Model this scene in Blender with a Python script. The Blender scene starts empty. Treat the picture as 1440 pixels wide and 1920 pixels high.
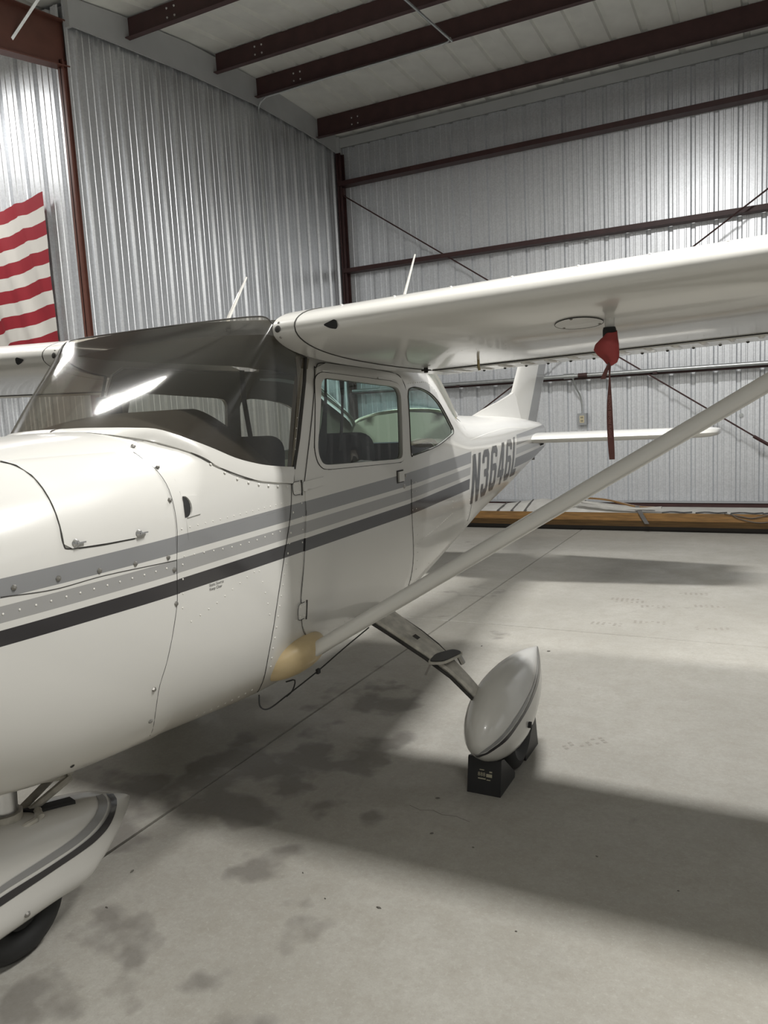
import bpy, bmesh, math, random
import numpy as np
from mathutils import Vector, Matrix
from mathutils.geometry import delaunay_2d_cdt

random.seed(7)
scene = bpy.context.scene
COL = scene.collection

# ---------------------------------------------------------------- camera
YAW, PITCH, ROLL = 0.48344697, -0.12879321, -0.05249941
def cam_axes():
    cy, sy = math.cos(YAW), math.sin(YAW)
    r = np.array([cy, sy, 0.]); f = np.array([-sy, cy, 0.]); u = np.array([0, 0, 1.])
    cp, sp = math.cos(PITCH), math.sin(PITCH)
    f, u = f * cp + u * sp, u * cp - f * sp
    cr, sr = math.cos(ROLL), math.sin(ROLL)
    r, u = r * cr + u * sr, u * cr - r * sr
    return r, u, f
_r, _u, _f = cam_axes()
cam_data = bpy.data.cameras.new('camera')
cam_data.lens = 36.0 * 1433.75 / 1920.0
cam_data.sensor_width = 36.0
cam_data.clip_start = 0.05
cam_data.clip_end = 100
cam = bpy.data.objects.new('camera', cam_data)
COL.objects.link(cam)
cam.matrix_world = Matrix(((_r[0], _u[0], -_f[0], 0.0),
                           (_r[1], _u[1], -_f[1], 0.0),
                           (_r[2], _u[2], -_f[2], 1.7), (0, 0, 0, 1)))
scene.camera = cam

# ---------------------------------------------------------------- world, exposure
world = bpy.data.worlds.new('world')
scene.world = world
world.use_nodes = True
world.node_tree.nodes['Background'].inputs[0].default_value = (0.9, 0.95, 1.0, 1)
world.node_tree.nodes['Background'].inputs[1].default_value = 0.02
vs = scene.view_settings
vs.view_transform = 'Standard'
vs.look = 'None'
vs.gamma = 1.0
vs.exposure = 0.1
vs.use_curve_mapping = False
try:
    scene.cycles.use_denoising = True
    scene.cycles.max_bounces = 8
    scene.cycles.transparent_max_bounces = 16
    scene.cycles.caustics_reflective = False
    scene.cycles.caustics_refractive = False
except Exception:
    pass

# lamps of the hangar and one added fill lamp: name, position, power, size along x, size along y, light colour, label
LAMPS = [
    ((-1.4, 5.38, 6.05), 370, 1.2, 0.30, (1.0, 0.99, 0.97), 'long white ceiling lamp hanging above the tail of the airplane'),
    ((0.90, 2.33, 4.60), 205, 1.2, 0.24, (1.0, 0.985, 0.95), 'low long white lamp hanging above the left wing'),
    ((-9.2, 5.10, 5.85), 85, 1.2, 0.30, (1.0, 0.99, 0.97), 'long white ceiling lamp hanging close to the flag wall'),
    ((-4.8, 2.30, 5.20), 165, 1.2, 0.24, (1.0, 0.985, 0.95), 'long white ceiling lamp hanging above the right wing'),
    ((2.6, -2.4, 5.20), 110, 1.2, 0.40, (1.0, 0.985, 0.95), 'added fill lamp hanging ahead of the left wing, outside the picture'),  # fill lamp, added to brighten the shadows under the airplane
]

# ---------------------------------------------------------------- helpers
def link(o, parent=None):
    COL.objects.link(o)
    if parent is not None:
        o.parent = parent
    return o

def mesh_obj(name, verts, faces, mat=None, parent=None, smooth=False, mats=None, fmat=None):
    me = bpy.data.meshes.new(name)
    me.from_pydata([tuple(map(float, v)) for v in verts], [], [list(map(int, f)) for f in faces])
    for m in (mats or ([mat] if mat else [])):
        me.materials.append(m)
    if fmat is not None:
        me.polygons.foreach_set('material_index', fmat)
    if smooth:
        me.polygons.foreach_set('use_smooth', [True] * len(me.polygons))
    me.update()
    return link(bpy.data.objects.new(name, me), parent)

def tidy(o, weld=1e-5, angle=None):
    bm = bmesh.new(); bm.from_mesh(o.data)
    if weld: bmesh.ops.remove_doubles(bm, verts=bm.verts, dist=weld)
    bmesh.ops.recalc_face_normals(bm, faces=bm.faces)
    if angle is not None:
        for e in bm.edges:
            if len(e.link_faces) == 2 and e.calc_face_angle(0) > angle: e.smooth = False
    bm.to_mesh(o.data); bm.free()
    return o

class MB:
    """collects simple solids into one mesh"""
    def __init__(s): s.v = []; s.f = []; s.m = []; s.cur = 0
    def add(s, vs_, fs_):
        k = len(s.v); s.v += [tuple(map(float, v)) for v in vs_]
        s.f += [[i + k for i in f] for f in fs_]; s.m += [s.cur] * len(fs_)
    def box(s, a, b):
        x0, y0, z0 = a; x1, y1, z1 = b
        s.add([(x0,y0,z0),(x1,y0,z0),(x1,y1,z0),(x0,y1,z0),(x0,y0,z1),(x1,y0,z1),(x1,y1,z1),(x0,y1,z1)],
              [(0,3,2,1),(4,5,6,7),(0,1,5,4),(1,2,6,5),(2,3,7,6),(3,0,4,7)])
    def hexa(s, p):   # 8 points bottom 4, top 4
        s.add(p, [(0,3,2,1),(4,5,6,7),(0,1,5,4),(1,2,6,5),(2,3,7,6),(3,0,4,7)])
    def tube(s, pts, r, n=8, caps=True):
        pts = [Vector(p) for p in pts]; N = len(pts)
        rs = r if isinstance(r, (list, tuple)) else [r] * N
        ring = []; up = None
        for i, p in enumerate(pts):
            d = (pts[min(i+1, N-1)] - pts[max(i-1, 0)]).normalized()
            if up is None:
                up = Vector((0,0,1)) if abs(d.z) < .9 else Vector((1,0,0))
            a = d.cross(up).normalized(); b = a.cross(d).normalized(); up = b
            ring.append([p + (a*math.cos(2*math.pi*k/n) + b*math.sin(2*math.pi*k/n)) * rs[i] for k in range(n)])
        V = [v for q in ring for v in q]; F = []
        for i in range(N-1):
            for k in range(n):
                F.append((i*n+k, i*n+(k+1)%n, (i+1)*n+(k+1)%n, (i+1)*n+k))
        if caps: F += [tuple(range(n))[::-1], tuple((N-1)*n+k for k in range(n))]
        s.add(V, F)
    def loft(s, rings, closed=True, caps=True):
        n = len(rings[0]); V = [p for q in rings for p in q]; F = []
        for i in range(len(rings)-1):
            for k in range(n if closed else n-1):
                F.append((i*n+k, i*n+(k+1)%n, (i+1)*n+(k+1)%n, (i+1)*n+k))
        if caps and closed: F += [tuple(range(n))[::-1], tuple((len(rings)-1)*n+k for k in range(n))]
        s.add(V, F)
    def dome(s, c, nrm, r, h, n=6):
        c = Vector(c); nv = Vector(nrm).normalized()
        a = nv.orthogonal().normalized(); b = nv.cross(a)
        V = [c + (a*math.cos(2*math.pi*k/n)+b*math.sin(2*math.pi*k/n))*r for k in range(n)]
        V += [c + nv*h*.8 + (a*math.cos(2*math.pi*k/n)+b*math.sin(2*math.pi*k/n))*r*.6 for k in range(n)]
        V.append(c + nv*h)
        F = [(k,(k+1)%n,n+(k+1)%n,n+k) for k in range(n)] + [(n+k,n+(k+1)%n,2*n) for k in range(n)]
        s.add(V, F)
    def build(s, name, mat=None, parent=None, smooth=False, mats=None, weld=None, angle=None):
        o = mesh_obj(name, s.v, s.f, mat, parent, smooth, mats, s.m if mats else None)
        if smooth and angle is None: angle = math.radians(40)
        tidy(o, weld, angle if smooth else None)
        return o

def thing(name, label, cat, loc=(0,0,0), group=None):
    o = bpy.data.objects.new(name, None); o.empty_display_size = .1
    link(o); o.location = loc
    o['label'] = label; o['category'] = cat
    if group: o['group'] = group
    return o
def tag(o, label, cat, group=None):
    o['label'] = label; o['category'] = cat
    if group: o['group'] = group
    return o
def struct(o): o['kind'] = 'structure'; return o
def stuff(o): o['kind'] = 'stuff'; return o

def crom(P, n):
    """Catmull-Rom through points, n samples"""
    P = [np.array(p, float) for p in P]; m = len(P) - 1; out = []
    for k in range(n):
        u = k * m / (n - 1); i = min(int(u), m - 1); t = u - i
        p0 = P[max(i-1, 0)] if i > 0 else 2*P[0]-P[1]
        p3 = P[i+2] if i + 2 <= m else 2*P[m]-P[m-1]
        p1, p2 = P[i], P[i+1]
        out.append(.5*((2*p1)+(-p0+p2)*t+(2*p0-5*p1+4*p2-p3)*t*t+(-p0+3*p1-3*p2+p3)*t**3))
    return out

def inside(p, poly):
    x, y = p; c = False; j = len(poly) - 1
    for i in range(len(poly)):
        xi, yi = poly[i]; xj, yj = poly[j]
        if (yi > y) != (yj > y) and x < (xj-xi)*(y-yi)/(yj-yi)+xi: c = not c
        j = i
    return c
def rs(poly, sp):
    out = []
    for i, a in enumerate(poly):
        b = poly[(i+1) % len(poly)]; L = math.hypot(b[0]-a[0], b[1]-a[1]); n = max(1, int(math.ceil(L/sp)))
        for k in range(n): out.append((a[0]+(b[0]-a[0])*k/n, a[1]+(b[1]-a[1])*k/n))
    return out
def rounded(poly, r, n=4):
    """round the corners of a 2D polygon"""
    out = []; N = len(poly)
    for i in range(N):
        p = Vector(poly[i]); a = Vector(poly[i-1]); b = Vector(poly[(i+1) % N])
        la, lb = (a-p).length, (b-p).length; q = min(r, la*.45, lb*.45)
        s = p+(a-p).normalized()*q; e = p+(b-p).normalized()*q
        for k in range(n+1):
            t = k/n; out.append(tuple(s*(1-t)**2+p*2*t*(1-t)+e*t*t))
    return out
def patch(outline, holes, fn, sp, name, mat, parent=None, rim=0.0, rimdir=(-1,0,0), smooth=True):
    """triangulate a 2D region with holes, map it to 3D with fn(u, v)"""
    out = rs(outline, sp); hs = [rs(h, sp) for h in holes]
    pts = []; edges = []
    for L in [out] + hs:
        k = len(pts); pts += L; edges += [(k+i, k+(i+1) % len(L)) for i in range(len(L))]
    us = [p[0] for p in out]; vs_ = [p[1] for p in out]
    u = min(us) + sp*.5
    while u < max(us):
        v = min(vs_) + sp*.5
        while v < max(vs_):
            if inside((u, v), out) and not any(inside((u, v), h) for h in hs):
                if min((u-p[0])**2+(v-p[1])**2 for L in [out]+hs for p in L) > (sp*.45)**2: pts.append((u, v))
            v += sp
        u += sp
    V, E, F, *_ = delaunay_2d_cdt([Vector(p) for p in pts], edges, [], 0, 1e-6)
    fs = []
    for f in F:
        c = (sum(V[i].x for i in f)/len(f), sum(V[i].y for i in f)/len(f))
        if inside(c, out) and not any(inside(c, h) for h in hs): fs.append(list(f))
    verts = [fn(p.x, p.y) for p in V]
    if rim:
        cnt = {}
        for f in fs:
            for i in range(len(f)):
                e = (f[i], f[(i+1) % len(f)]); cnt[e] = 1
        n = len(verts); d = np.array(rimdir)*rim; mp = {}
        for (a, b) in list(cnt):
            if (b, a) not in cnt:
                for q in (a, b):
                    if q not in mp: mp[q] = len(verts); verts.append(tuple(np.array(verts[q])+d))
                fs.append([b, a, mp[a], mp[b]])
    o = mesh_obj(name, verts, fs, mat, parent, smooth)
    tidy(o, 1e-6, math.radians(35) if smooth else None)
    return o

# ---------------------------------------------------------------- materials
def nodes_of(name):
    m = bpy.data.materials.new(name); m.use_nodes = True
    return m, m.node_tree, m.node_tree.nodes['Principled BSDF']
def pmat(name, col, rough=.5, metal=0., coat=0., noise=0., nscale=8., bump=0., bscale=60., spec=.5, stretch=None):
    m, nt, b = nodes_of(name)
    b.inputs['Base Color'].default_value = (*col, 1); b.inputs['Roughness'].default_value = rough
    b.inputs['Metallic'].default_value = metal; b.inputs['Coat Weight'].default_value = coat
    b.inputs['Coat Roughness'].default_value = .06; b.inputs['Specular IOR Level'].default_value = spec
    tc = nt.nodes.new('ShaderNodeTexCoord'); src = tc.outputs['Object']
    if stretch:
        mp = nt.nodes.new('ShaderNodeMapping'); mp.inputs['Scale'].default_value = stretch
        nt.links.new(src, mp.inputs[0]); src = mp.outputs[0]
    if noise:
        n = nt.nodes.new('ShaderNodeTexNoise'); n.inputs['Scale'].default_value = nscale; n.inputs['Detail'].default_value = 6
        nt.links.new(src, n.inputs['Vector'])
        r = nt.nodes.new('ShaderNodeMapRange'); r.inputs[1].default_value = .3; r.inputs[2].default_value = .7
        r.inputs[3].default_value = 1-noise; r.inputs[4].default_value = 1+noise
        nt.links.new(n.outputs['Fac'], r.inputs[0])
        mx = nt.nodes.new('ShaderNodeVectorMath'); mx.operation = 'SCALE'; mx.inputs[0].default_value = col
        nt.links.new(r.outputs[0], mx.inputs['Scale']); nt.links.new(mx.outputs[0], b.inputs['Base Color'])
    if bump:
        n2 = nt.nodes.new('ShaderNodeTexNoise'); n2.inputs['Scale'].default_value = bscale; n2.inputs['Detail'].default_value = 4
        nt.links.new(src, n2.inputs['Vector'])
        bp = nt.nodes.new('ShaderNodeBump'); bp.inputs['Strength'].default_value = bump; bp.inputs['Distance'].default_value = .01
        nt.links.new(n2.outputs['Fac'], bp.inputs['Height']); nt.links.new(bp.outputs[0], b.inputs['Normal'])
    return m

def M_math(nt, op, a, b=None):
    n = nt.nodes.new('ShaderNodeMath'); n.operation = op
    for i, v in enumerate((a, b)):
        if v is None: continue
        if isinstance(v, (int, float)): n.inputs[i].default_value = v
        else: nt.links.new(v, n.inputs[i])
    return n.outputs[0]
def M_mix(nt, fac, a, b):
    n = nt.nodes.new('ShaderNodeMix'); n.data_type = 'RGBA'
    for sock, v in ((n.inputs[0], fac), (n.inputs[6], a), (n.inputs[7], b)):
        if isinstance(v, tuple): sock.default_value = (*v, 1)
        elif isinstance(v, (int, float)): sock.default_value = v
        else: nt.links.new(v, sock)
    return n.outputs[2]

PAINT = (.74, .725, .685)
def paint_material(name, stripes):
    """glossy aged white paint; the three side stripes are laid out along the body"""
    m, nt, b = nodes_of(name)
    b.inputs['Roughness'].default_value = .28; b.inputs['Coat Weight'].default_value = .6
    b.inputs['Coat Roughness'].default_value = .07
    tc = nt.nodes.new('ShaderNodeTexCoord')
    n = nt.nodes.new('ShaderNodeTexNoise'); n.inputs['Scale'].default_value = 3.; n.inputs['Detail'].default_value = 5
    nt.links.new(tc.outputs['Object'], n.inputs['Vector'])
    col = M_mix(nt, n.outputs['Fac'], (.625, .617, .588), (.60, .59, .557))
    if stripes:
        sx = nt.nodes.new('ShaderNodeSeparateXYZ'); nt.links.new(tc.outputs['Object'], sx.inputs[0])
        y, z = sx.outputs[1], sx.outputs[2]
        def line(a, s): return M_math(nt, 'ADD', M_math(nt, 'MULTIPLY', y, s), a)
        e1 = M_math(nt, 'LESS_THAN', y, M_math(nt, 'ADD', M_math(nt, 'MULTIPLY', z, .36), 2.449))
        e2 = M_math(nt, 'GREATER_THAN', y, M_math(nt, 'ADD', M_math(nt, 'MULTIPLY', z, .45), 3.80))
        ext = M_math(nt, 'MAXIMUM', e1, e2)
        for (a0, s0, a1, s1, c) in ((1.350,.026,1.298,.019,(.22,.222,.225)), (1.278,.018,1.235,.016,(.31,.307,.30)), (1.216,.0145,1.172,.007,(.026,.024,.026))):
            f = M_math(nt, 'MULTIPLY', M_math(nt, 'LESS_THAN', z, line(a0, s0)), M_math(nt, 'GREATER_THAN', z, line(a1, s1)))
            col = M_mix(nt, M_math(nt, 'MULTIPLY', f, ext), col, c)
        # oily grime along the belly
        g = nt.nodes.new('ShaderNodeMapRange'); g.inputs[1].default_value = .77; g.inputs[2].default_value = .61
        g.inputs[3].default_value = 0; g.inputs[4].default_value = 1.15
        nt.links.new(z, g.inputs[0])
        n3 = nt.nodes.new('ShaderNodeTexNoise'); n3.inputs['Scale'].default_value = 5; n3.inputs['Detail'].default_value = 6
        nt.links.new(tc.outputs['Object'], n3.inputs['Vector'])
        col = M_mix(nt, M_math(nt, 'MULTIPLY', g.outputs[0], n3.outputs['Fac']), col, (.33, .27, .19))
    nt.links.new(col, b.inputs['Base Color'])
    # faint oil-canning of the sheet metal
    n2 = nt.nodes.new('ShaderNodeTexNoise'); n2.inputs['Scale'].default_value = 2.2; n2.inputs['Detail'].default_value = 1
    nt.links.new(tc.outputs['Object'], n2.inputs['Vector'])
    bp = nt.nodes.new('ShaderNodeBump'); bp.inputs['Strength'].default_value = .10; bp.inputs['Distance'].default_value = .03
    nt.links.new(n2.outputs['Fac'], bp.inputs['Height'])
    nt.links.new(bp.outputs[0], b.inputs['Coat Normal']); nt.links.new(bp.outputs[0], b.inputs['Normal'])
    return m

def glass_material(name, tint, gloss_rough, haze, hazecol=(.5,.48,.43)):
    m = bpy.data.materials.new(name); m.use_nodes = True; nt = m.node_tree; nt.nodes.clear()
    out = nt.nodes.new('ShaderNodeOutputMaterial')
    tr = nt.nodes.new('ShaderNodeBsdfTransparent'); tr.inputs[0].default_value = (*tint, 1)
    gl = nt.nodes.new('ShaderNodeBsdfGlossy'); gl.inputs['Roughness'].default_value = gloss_rough
    df = nt.nodes.new('ShaderNodeBsdfDiffuse'); df.inputs[0].default_value = (*hazecol, 1)
    fr = nt.nodes.new('ShaderNodeFresnel'); geo = nt.nodes.new('ShaderNodeNewGeometry')
    io = nt.nodes.new('ShaderNodeMapRange'); nt.links.new(geo.outputs['Backfacing'], io.inputs[0])
    io.inputs[3].default_value = 1.5; io.inputs[4].default_value = 1/1.5      # a thin pane reflects alike from both faces
    nt.links.new(io.outputs[0], fr.inputs[0])
    m1 = nt.nodes.new('ShaderNodeMixShader'); m1.inputs[0].default_value = haze
    nt.links.new(tr.outputs[0], m1.inputs[1]); nt.links.new(df.outputs[0], m1.inputs[2])
    m2 = nt.nodes.new('ShaderNodeMixShader'); nt.links.new(fr.outputs[0], m2.inputs[0])
    nt.links.new(m1.outputs[0], m2.inputs[1]); nt.links.new(gl.outputs[0], m2.inputs[2])
    nt.links.new(m2.outputs[0], out.inputs[0])
    return m

def floor_material():
    m, nt, b = nodes_of('concrete floor')
    tc = nt.nodes.new('ShaderNodeTexCoord'); geo = nt.nodes.new('ShaderNodeNewGeometry'); P = geo.outputs['Position']
    def noise(s, d=6, r=.55, off=0.):
        n = nt.nodes.new('ShaderNodeTexNoise'); n.inputs['Scale'].default_value = s; n.inputs['Detail'].default_value = d
        n.inputs['Roughness'].default_value = r
        if off:
            mp = nt.nodes.new('ShaderNodeMapping'); mp.inputs['Location'].default_value = (off, off*2, 0)
            nt.links.new(P, mp.inputs[0]); nt.links.new(mp.outputs[0], n.inputs['Vector'])
        else: nt.links.new(P, n.inputs['Vector'])
        return n.outputs['Fac']
    def rng(v, a, b_, c, d):
        n = nt.nodes.new('ShaderNodeMapRange'); nt.links.new(v, n.inputs[0])
        for i, x in enumerate((a, b_, c, d)): n.inputs[i+1].default_value = x
        return n.outputs[0]
    col = M_mix(nt, rng(noise(1.3), .3, .7, 0, 1), (.345, .333, .300), (.415, .403, .368))
    col = M_mix(nt, rng(noise(9, 8, .65, 3.), .42, .72, 0, .55), col, (.30, .28, .24))
    col = M_mix(nt, rng(noise(160, 2, .5), .55, .8, 0, .35), col, (.22, .205, .18))
    col = M_mix(nt, rng(noise(38, 6, .7, 5.), .38, .70, 0, .42), col, (.27, .255, .22))
    col = M_mix(nt, rng(noise(75, 4, .6, 9.), .56, .74, 0, .40), col, (.50, .485, .45))
    # oil stains: clusters around given spots (x, y, radius, threshold)
    stain = None
    for (x, y, r, th) in ((-2.25, 2.75, .66, .41), (-1.95, 3.15, .55, .46), (-2.05, 3.9, .5, .52), (-1.75, 2.2, .35, .55), (-1.3, 1.9, .3, .57), (-2.7, 2.2, .6, .40), (-2.55, 1.75, .45, .46), (-2.2, 4.3, .6, .56),
                          (-1.95, 5.3, .45, .58), (-2.3, 3.7, .55, .52), (-1.65, 2.65, .35, .55), (-1.45, 1.45, .5, .60), (-1.95, 1.5, .42, .47), (-1.75, 1.25, .35, .50), (-3.2, 9.2, .8, .57), (-2.5,6.6,.7,.6)):
        d = nt.nodes.new('ShaderNodeVectorMath'); d.operation = 'DISTANCE'; d.inputs[1].default_value = (x, y, 0); nt.links.new(P, d.inputs[0])
        fall = rng(d.outputs['Value'], r*.35, r, 1, 0)
        v = M_math(nt, 'ADD', noise(4.2, 3, .45, x+y), M_math(nt, 'MULTIPLY', M_math(nt, 'SUBTRACT', fall, 1), .35))
        s = rng(v, th-.03, th+.085, 0, 1)
        stain = s if stain is None else M_math(nt, 'MAXIMUM', stain, s)
    col = M_mix(nt, M_math(nt, 'MULTIPLY', stain, .60), col, (.135, .124, .112))
    nt.links.new(col, b.inputs['Base Color'])
    b.inputs['Specular IOR Level'].default_value = .35
    nt.links.new(rng(noise(2.5, 4), .3, .7, .42, .62), b.inputs['Roughness'])
    bp = nt.nodes.new('ShaderNodeBump'); bp.inputs['Strength'].default_value = .12; bp.inputs['Distance'].default_value = .004
    nt.links.new(noise(120, 4), bp.inputs['Height']); nt.links.new(bp.outputs[0], b.inputs['Normal'])
    return m

def galv_material(name, col, rough, metal):
    m, nt, b = nodes_of(name)
    tc = nt.nodes.new('ShaderNodeTexCoord'); geo = nt.nodes.new('ShaderNodeNewGeometry')
    v = nt.nodes.new('ShaderNodeTexVoronoi'); v.inputs['Scale'].default_value = 55
    nt.links.new(geo.outputs['Position'], v.inputs['Vector'])
    sp = nt.nodes.new('ShaderNodeSeparateColor'); nt.links.new(v.outputs['Color'], sp.inputs[0])
    c = M_mix(nt, sp.outputs[0], tuple(x*.93 for x in col), tuple(min(1, x*1.05) for x in col))
    nt.links.new(c, b.inputs['Base Color'])
    b.inputs['Metallic'].default_value = metal; b.inputs['Roughness'].default_value = rough
    n = nt.nodes.new('ShaderNodeTexNoise'); n.inputs['Scale'].default_value = 2.5; n.inputs['Detail'].default_value = 2
    nt.links.new(geo.outputs['Position'], n.inputs['Vector'])
    bp = nt.nodes.new('ShaderNodeBump'); bp.inputs['Strength'].default_value = .15; bp.inputs['Distance'].default_value = .02
    nt.links.new(n.outputs['Fac'], bp.inputs['Height']); nt.links.new(bp.outputs[0], b.inputs['Normal'])
    return m

MAT = {}
MAT['floor'] = floor_material()
MAT['joint'] = pmat('joint dirt', (.14, .13, .115), .9)
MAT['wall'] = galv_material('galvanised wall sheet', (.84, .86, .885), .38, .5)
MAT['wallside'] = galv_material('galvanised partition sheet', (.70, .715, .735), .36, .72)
MAT['wallplain'] = pmat('plain wall backing', (.45, .46, .47), .6)
MAT['roof'] = pmat('pale roof sheet', (.86, .865, .82), .45, noise=.06, nscale=3)
MAT['trim'] = pmat('grey flashing', (.50, .51, .515), .45, noise=.04, nscale=4)
MAT['maroon'] = pmat('red oxide steel', (.060, .026, .025), .5, noise=.15, nscale=6, bump=.1, bscale=80)
MAT['redbrown'] = pmat('red brown primer steel', (.135, .055, .040), .5, noise=.12, nscale=5)
MAT['galvtube'] = pmat('galvanised tube', (.55, .57, .57), .35, .8, noise=.08, nscale=20)
MAT['bolt'] = pmat('zinc bolt', (.75, .75, .73), .35, .6)
MAT['paint'] = paint_material('striped aircraft paint', True)
MAT['white'] = paint_material('plain aircraft white', False)
MAT['stripegrey'] = pmat('stripe grey paint', (.25, .25, .25), .3, coat=.5)
MAT['stripeblack'] = pmat('stripe black paint', (.020, .018, .021), .3, coat=.5)
MAT['bandgrey'] = pmat('tail band grey paint', (.19, .192, .192), .32, coat=.5)
MAT['regis'] = pmat('registration dark grey paint', (.045, .045, .048), .35, coat=.4)
MAT['seam'] = pmat('dark seam', (.035, .033, .03), .8)
MAT['rivet'] = pmat('painted rivet', (.70, .685, .64), .35, coat=.4)
MAT['screw'] = pmat('steel screw', (.30, .29, .27), .35, .8)
MAT['black'] = pmat('black rubber', (.012, .012, .012), .7)
MAT['blackplastic'] = pmat('black plastic', (.014, .014, .015), .45)
MAT['tan'] = pmat('yellowed tan fairing', (.50, .39, .22), .4, noise=.12, nscale=9)
MAT['steel'] = pmat('bright steel', (.55, .55, .55), .25, .9)
MAT['brass'] = pmat('dull brass', (.45, .36, .2), .4, .7)
MAT['grime'] = pmat('worn grimy white metal', (.46, .44, .39), .45, noise=.25, nscale=25)
MAT['windshield'] = glass_material('windshield plexiglas', (.63, .60, .54), .10, .035)
MAT['glass'] = glass_material('tinted window', (.84, .89, .87), .02, .02)
MAT['glassrear'] = glass_material('rear tinted window', (.66, .92, .90), .02, .05)
MAT['dash_hullshade'] = pmat('glareshield vinyl and hull shade', (.035, .031, .028), .65)
MAT['seat'] = pmat('charcoal seat fabric', (.030, .032, .036), .8, noise=.15, nscale=40)
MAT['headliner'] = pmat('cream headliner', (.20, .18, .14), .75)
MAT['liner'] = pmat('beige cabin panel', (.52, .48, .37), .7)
MAT['belt'] = pmat('dark belt webbing', (.02, .02, .022), .8)
MAT['red'] = pmat('red pitot cover cloth', (.30, .042, .040), .65, noise=.15, nscale=30)
MAT['darkred'] = pmat('faded dark red webbing', (.125, .048, .042), .8, noise=.12, nscale=60)
MAT['strapletter'] = pmat('faded strap print', (.33, .16, .14), .8)
MAT['flagred'] = pmat('flag red cloth', (.32, .014, .026), .75)
MAT['flagwhite'] = pmat('flag white cloth', (.74, .71, .66), .8)
MAT['flagblue'] = pmat('flag blue cloth', (.02, .03, .12), .8)
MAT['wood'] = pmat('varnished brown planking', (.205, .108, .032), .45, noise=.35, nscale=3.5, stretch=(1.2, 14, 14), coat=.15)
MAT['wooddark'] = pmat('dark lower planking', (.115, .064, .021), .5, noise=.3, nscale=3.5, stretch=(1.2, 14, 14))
MAT['canvas'] = pmat('grey white deck canvas', (.50, .49, .46), .7, noise=.12, nscale=6)
MAT['greystrap'] = pmat('grey webbing strap', (.11, .105, .10), .8)
MAT['outletgrey'] = pmat('grey steel box', (.42, .43, .44), .45, .3)
MAT['ivory'] = pmat('ivory plastic', (.70, .62, .42), .4)
MAT['label'] = pmat('faded beige label', (.40, .37, .27), .6)
MAT['footprint'] = pmat('dusty footprint', (.29, .272, .24), .8)
MAT['lamp'] = pmat('lamp housing', (.7, .7, .7), .4)

def emit(name, col, s):
    m = bpy.data.materials.new(name); m.use_nodes = True; nt = m.node_tree; nt.nodes.clear()
    o = nt.nodes.new('ShaderNodeOutputMaterial'); e = nt.nodes.new('ShaderNodeEmission')
    e.inputs[0].default_value = (*col, 1); e.inputs[1].default_value = s
    nt.links.new(e.outputs[0], o.inputs[0]); return m
MAT['diffuser'] = emit('lit lamp diffuser', (1, .985, .94), 12)

# ================================================================ STRUCTURE
XL, YB, YF = -6.97, 12.25, 6.45          # partition, back wall, front jog
# ---- floor: slabs with sawn joints
fl = struct(mesh_obj('floor', [(-12,-5,-.012),(7,-5,-.012),(7,13,-.012),(-12,13,-.012)], [(0,1,2,3)], MAT['joint']))
xs = [-12, -7.0, -2.39, 2.25, 7]; ys = [-5, .6, 5.58, 13]
ys = [-5, -.4, 5.58, 13]
for i in range(4):
    for j in range(3):
        b = MB(); g = .004
        x0, x1, y0, y1 = xs[i]+g, xs[i+1]-g, ys[j]+g, ys[j+1]-g
        b.add([(x0+.004,y0+.004,0),(x1-.004,y0+.004,0),(x1-.004,y1-.004,0),(x0+.004,y1-.004,0),(x0,y0,-.006),(x1,y0,-.006),(x1,y1,-.006),(x0,y1,-.006),
               (x0,y0,-.0115),(x1,y0,-.0115),(x1,y1,-.0115),(x0,y1,-.0115)],
              [(0,1,2,3),(4,5,1,0),(5,6,2,1),(6,7,3,2),(7,4,0,3),(8,9,5,4),(9,10,6,5),(10,11,7,6),(11,8,4,7)])
        b.build('slab', MAT['floor'], fl)
# shoe prints: rows of small dusty tread marks
def footprint(x, y, a, n=6):
    b = MB(); c, s = math.cos(a), math.sin(a)
    for i in range(n):
        for j in (-1, 0, 1):
            if random.random() < .2: continue
            u, v = i*.042, j*.026
            q = [(u,v),(u+.02,v+.004),(u+.02,v+.02),(u,v+.016)]
            b.add([(x+c*p-s*w, y+s*p+c*w, .0008) for p, w in q], [(0,1,2,3)])
    return stuff(b.build('footprint', MAT['footprint'], fl))
for x, y, a in ((-1.25,6.55,.1),(-1.02,6.42,.2),(-1.30,6.62,.05),(-.78,6.95,.15),(-1.0,5.95,.1),(-1.3,5.83,.0),(-.62,6.55,.2),(-.55,5.9,.2),(-.95,3.6,.7)):
    footprint(x, y, a)

def crack(pts, w=.0025):
    b = MB()
    for (ax, ay), (bx, by) in zip(pts, pts[1:]): b.add([(ax, ay, .0006), (bx, by, .0006), (bx, by+w, .0006), (ax, ay+w, .0006)], [(0,1,2,3)])
    return b.build('crack', MAT['joint'], fl)
crack([(-1.42, 2.80), (-1.36, 2.78), (-1.31, 2.80), (-1.26, 2.78), (-1.20, 2.79), (-1.13, 2.77)])
b = MB()
for x, y, r in ((-1.22,2.13,.012),(-1.24,2.63,.010),(-1.58,2.20,.006),(-1.42,2.1,.005),(-2.2,1.95,.012),(-2.12,1.75,.008),(-1.33,2.9,.012),(-.6,2.72,.006),(-.3,2.62,.005),(-1.9,5.02,.010),(-1.42,5.05,.014),(-1.05,2.6,.006),(-.75,2.2,.005),(-1.0,1.62,.005)):
    a = random.random()*6; P = [(x+r*math.cos(a+k*1.57)*(.9 if k % 2 else .35), y+r*math.sin(a+k*1.57)*(.9 if k % 2 else .35)) for k in range(4)]
    b.add([(p, q, .0008) for p, q in P]+[(p*.7+x*.3, q*.7+y*.3, .003+r*.2) for p, q in P], [(0,1,5,4),(1,2,6,5),(2,3,7,6),(3,0,4,7),(4,5,6,7)])
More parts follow.
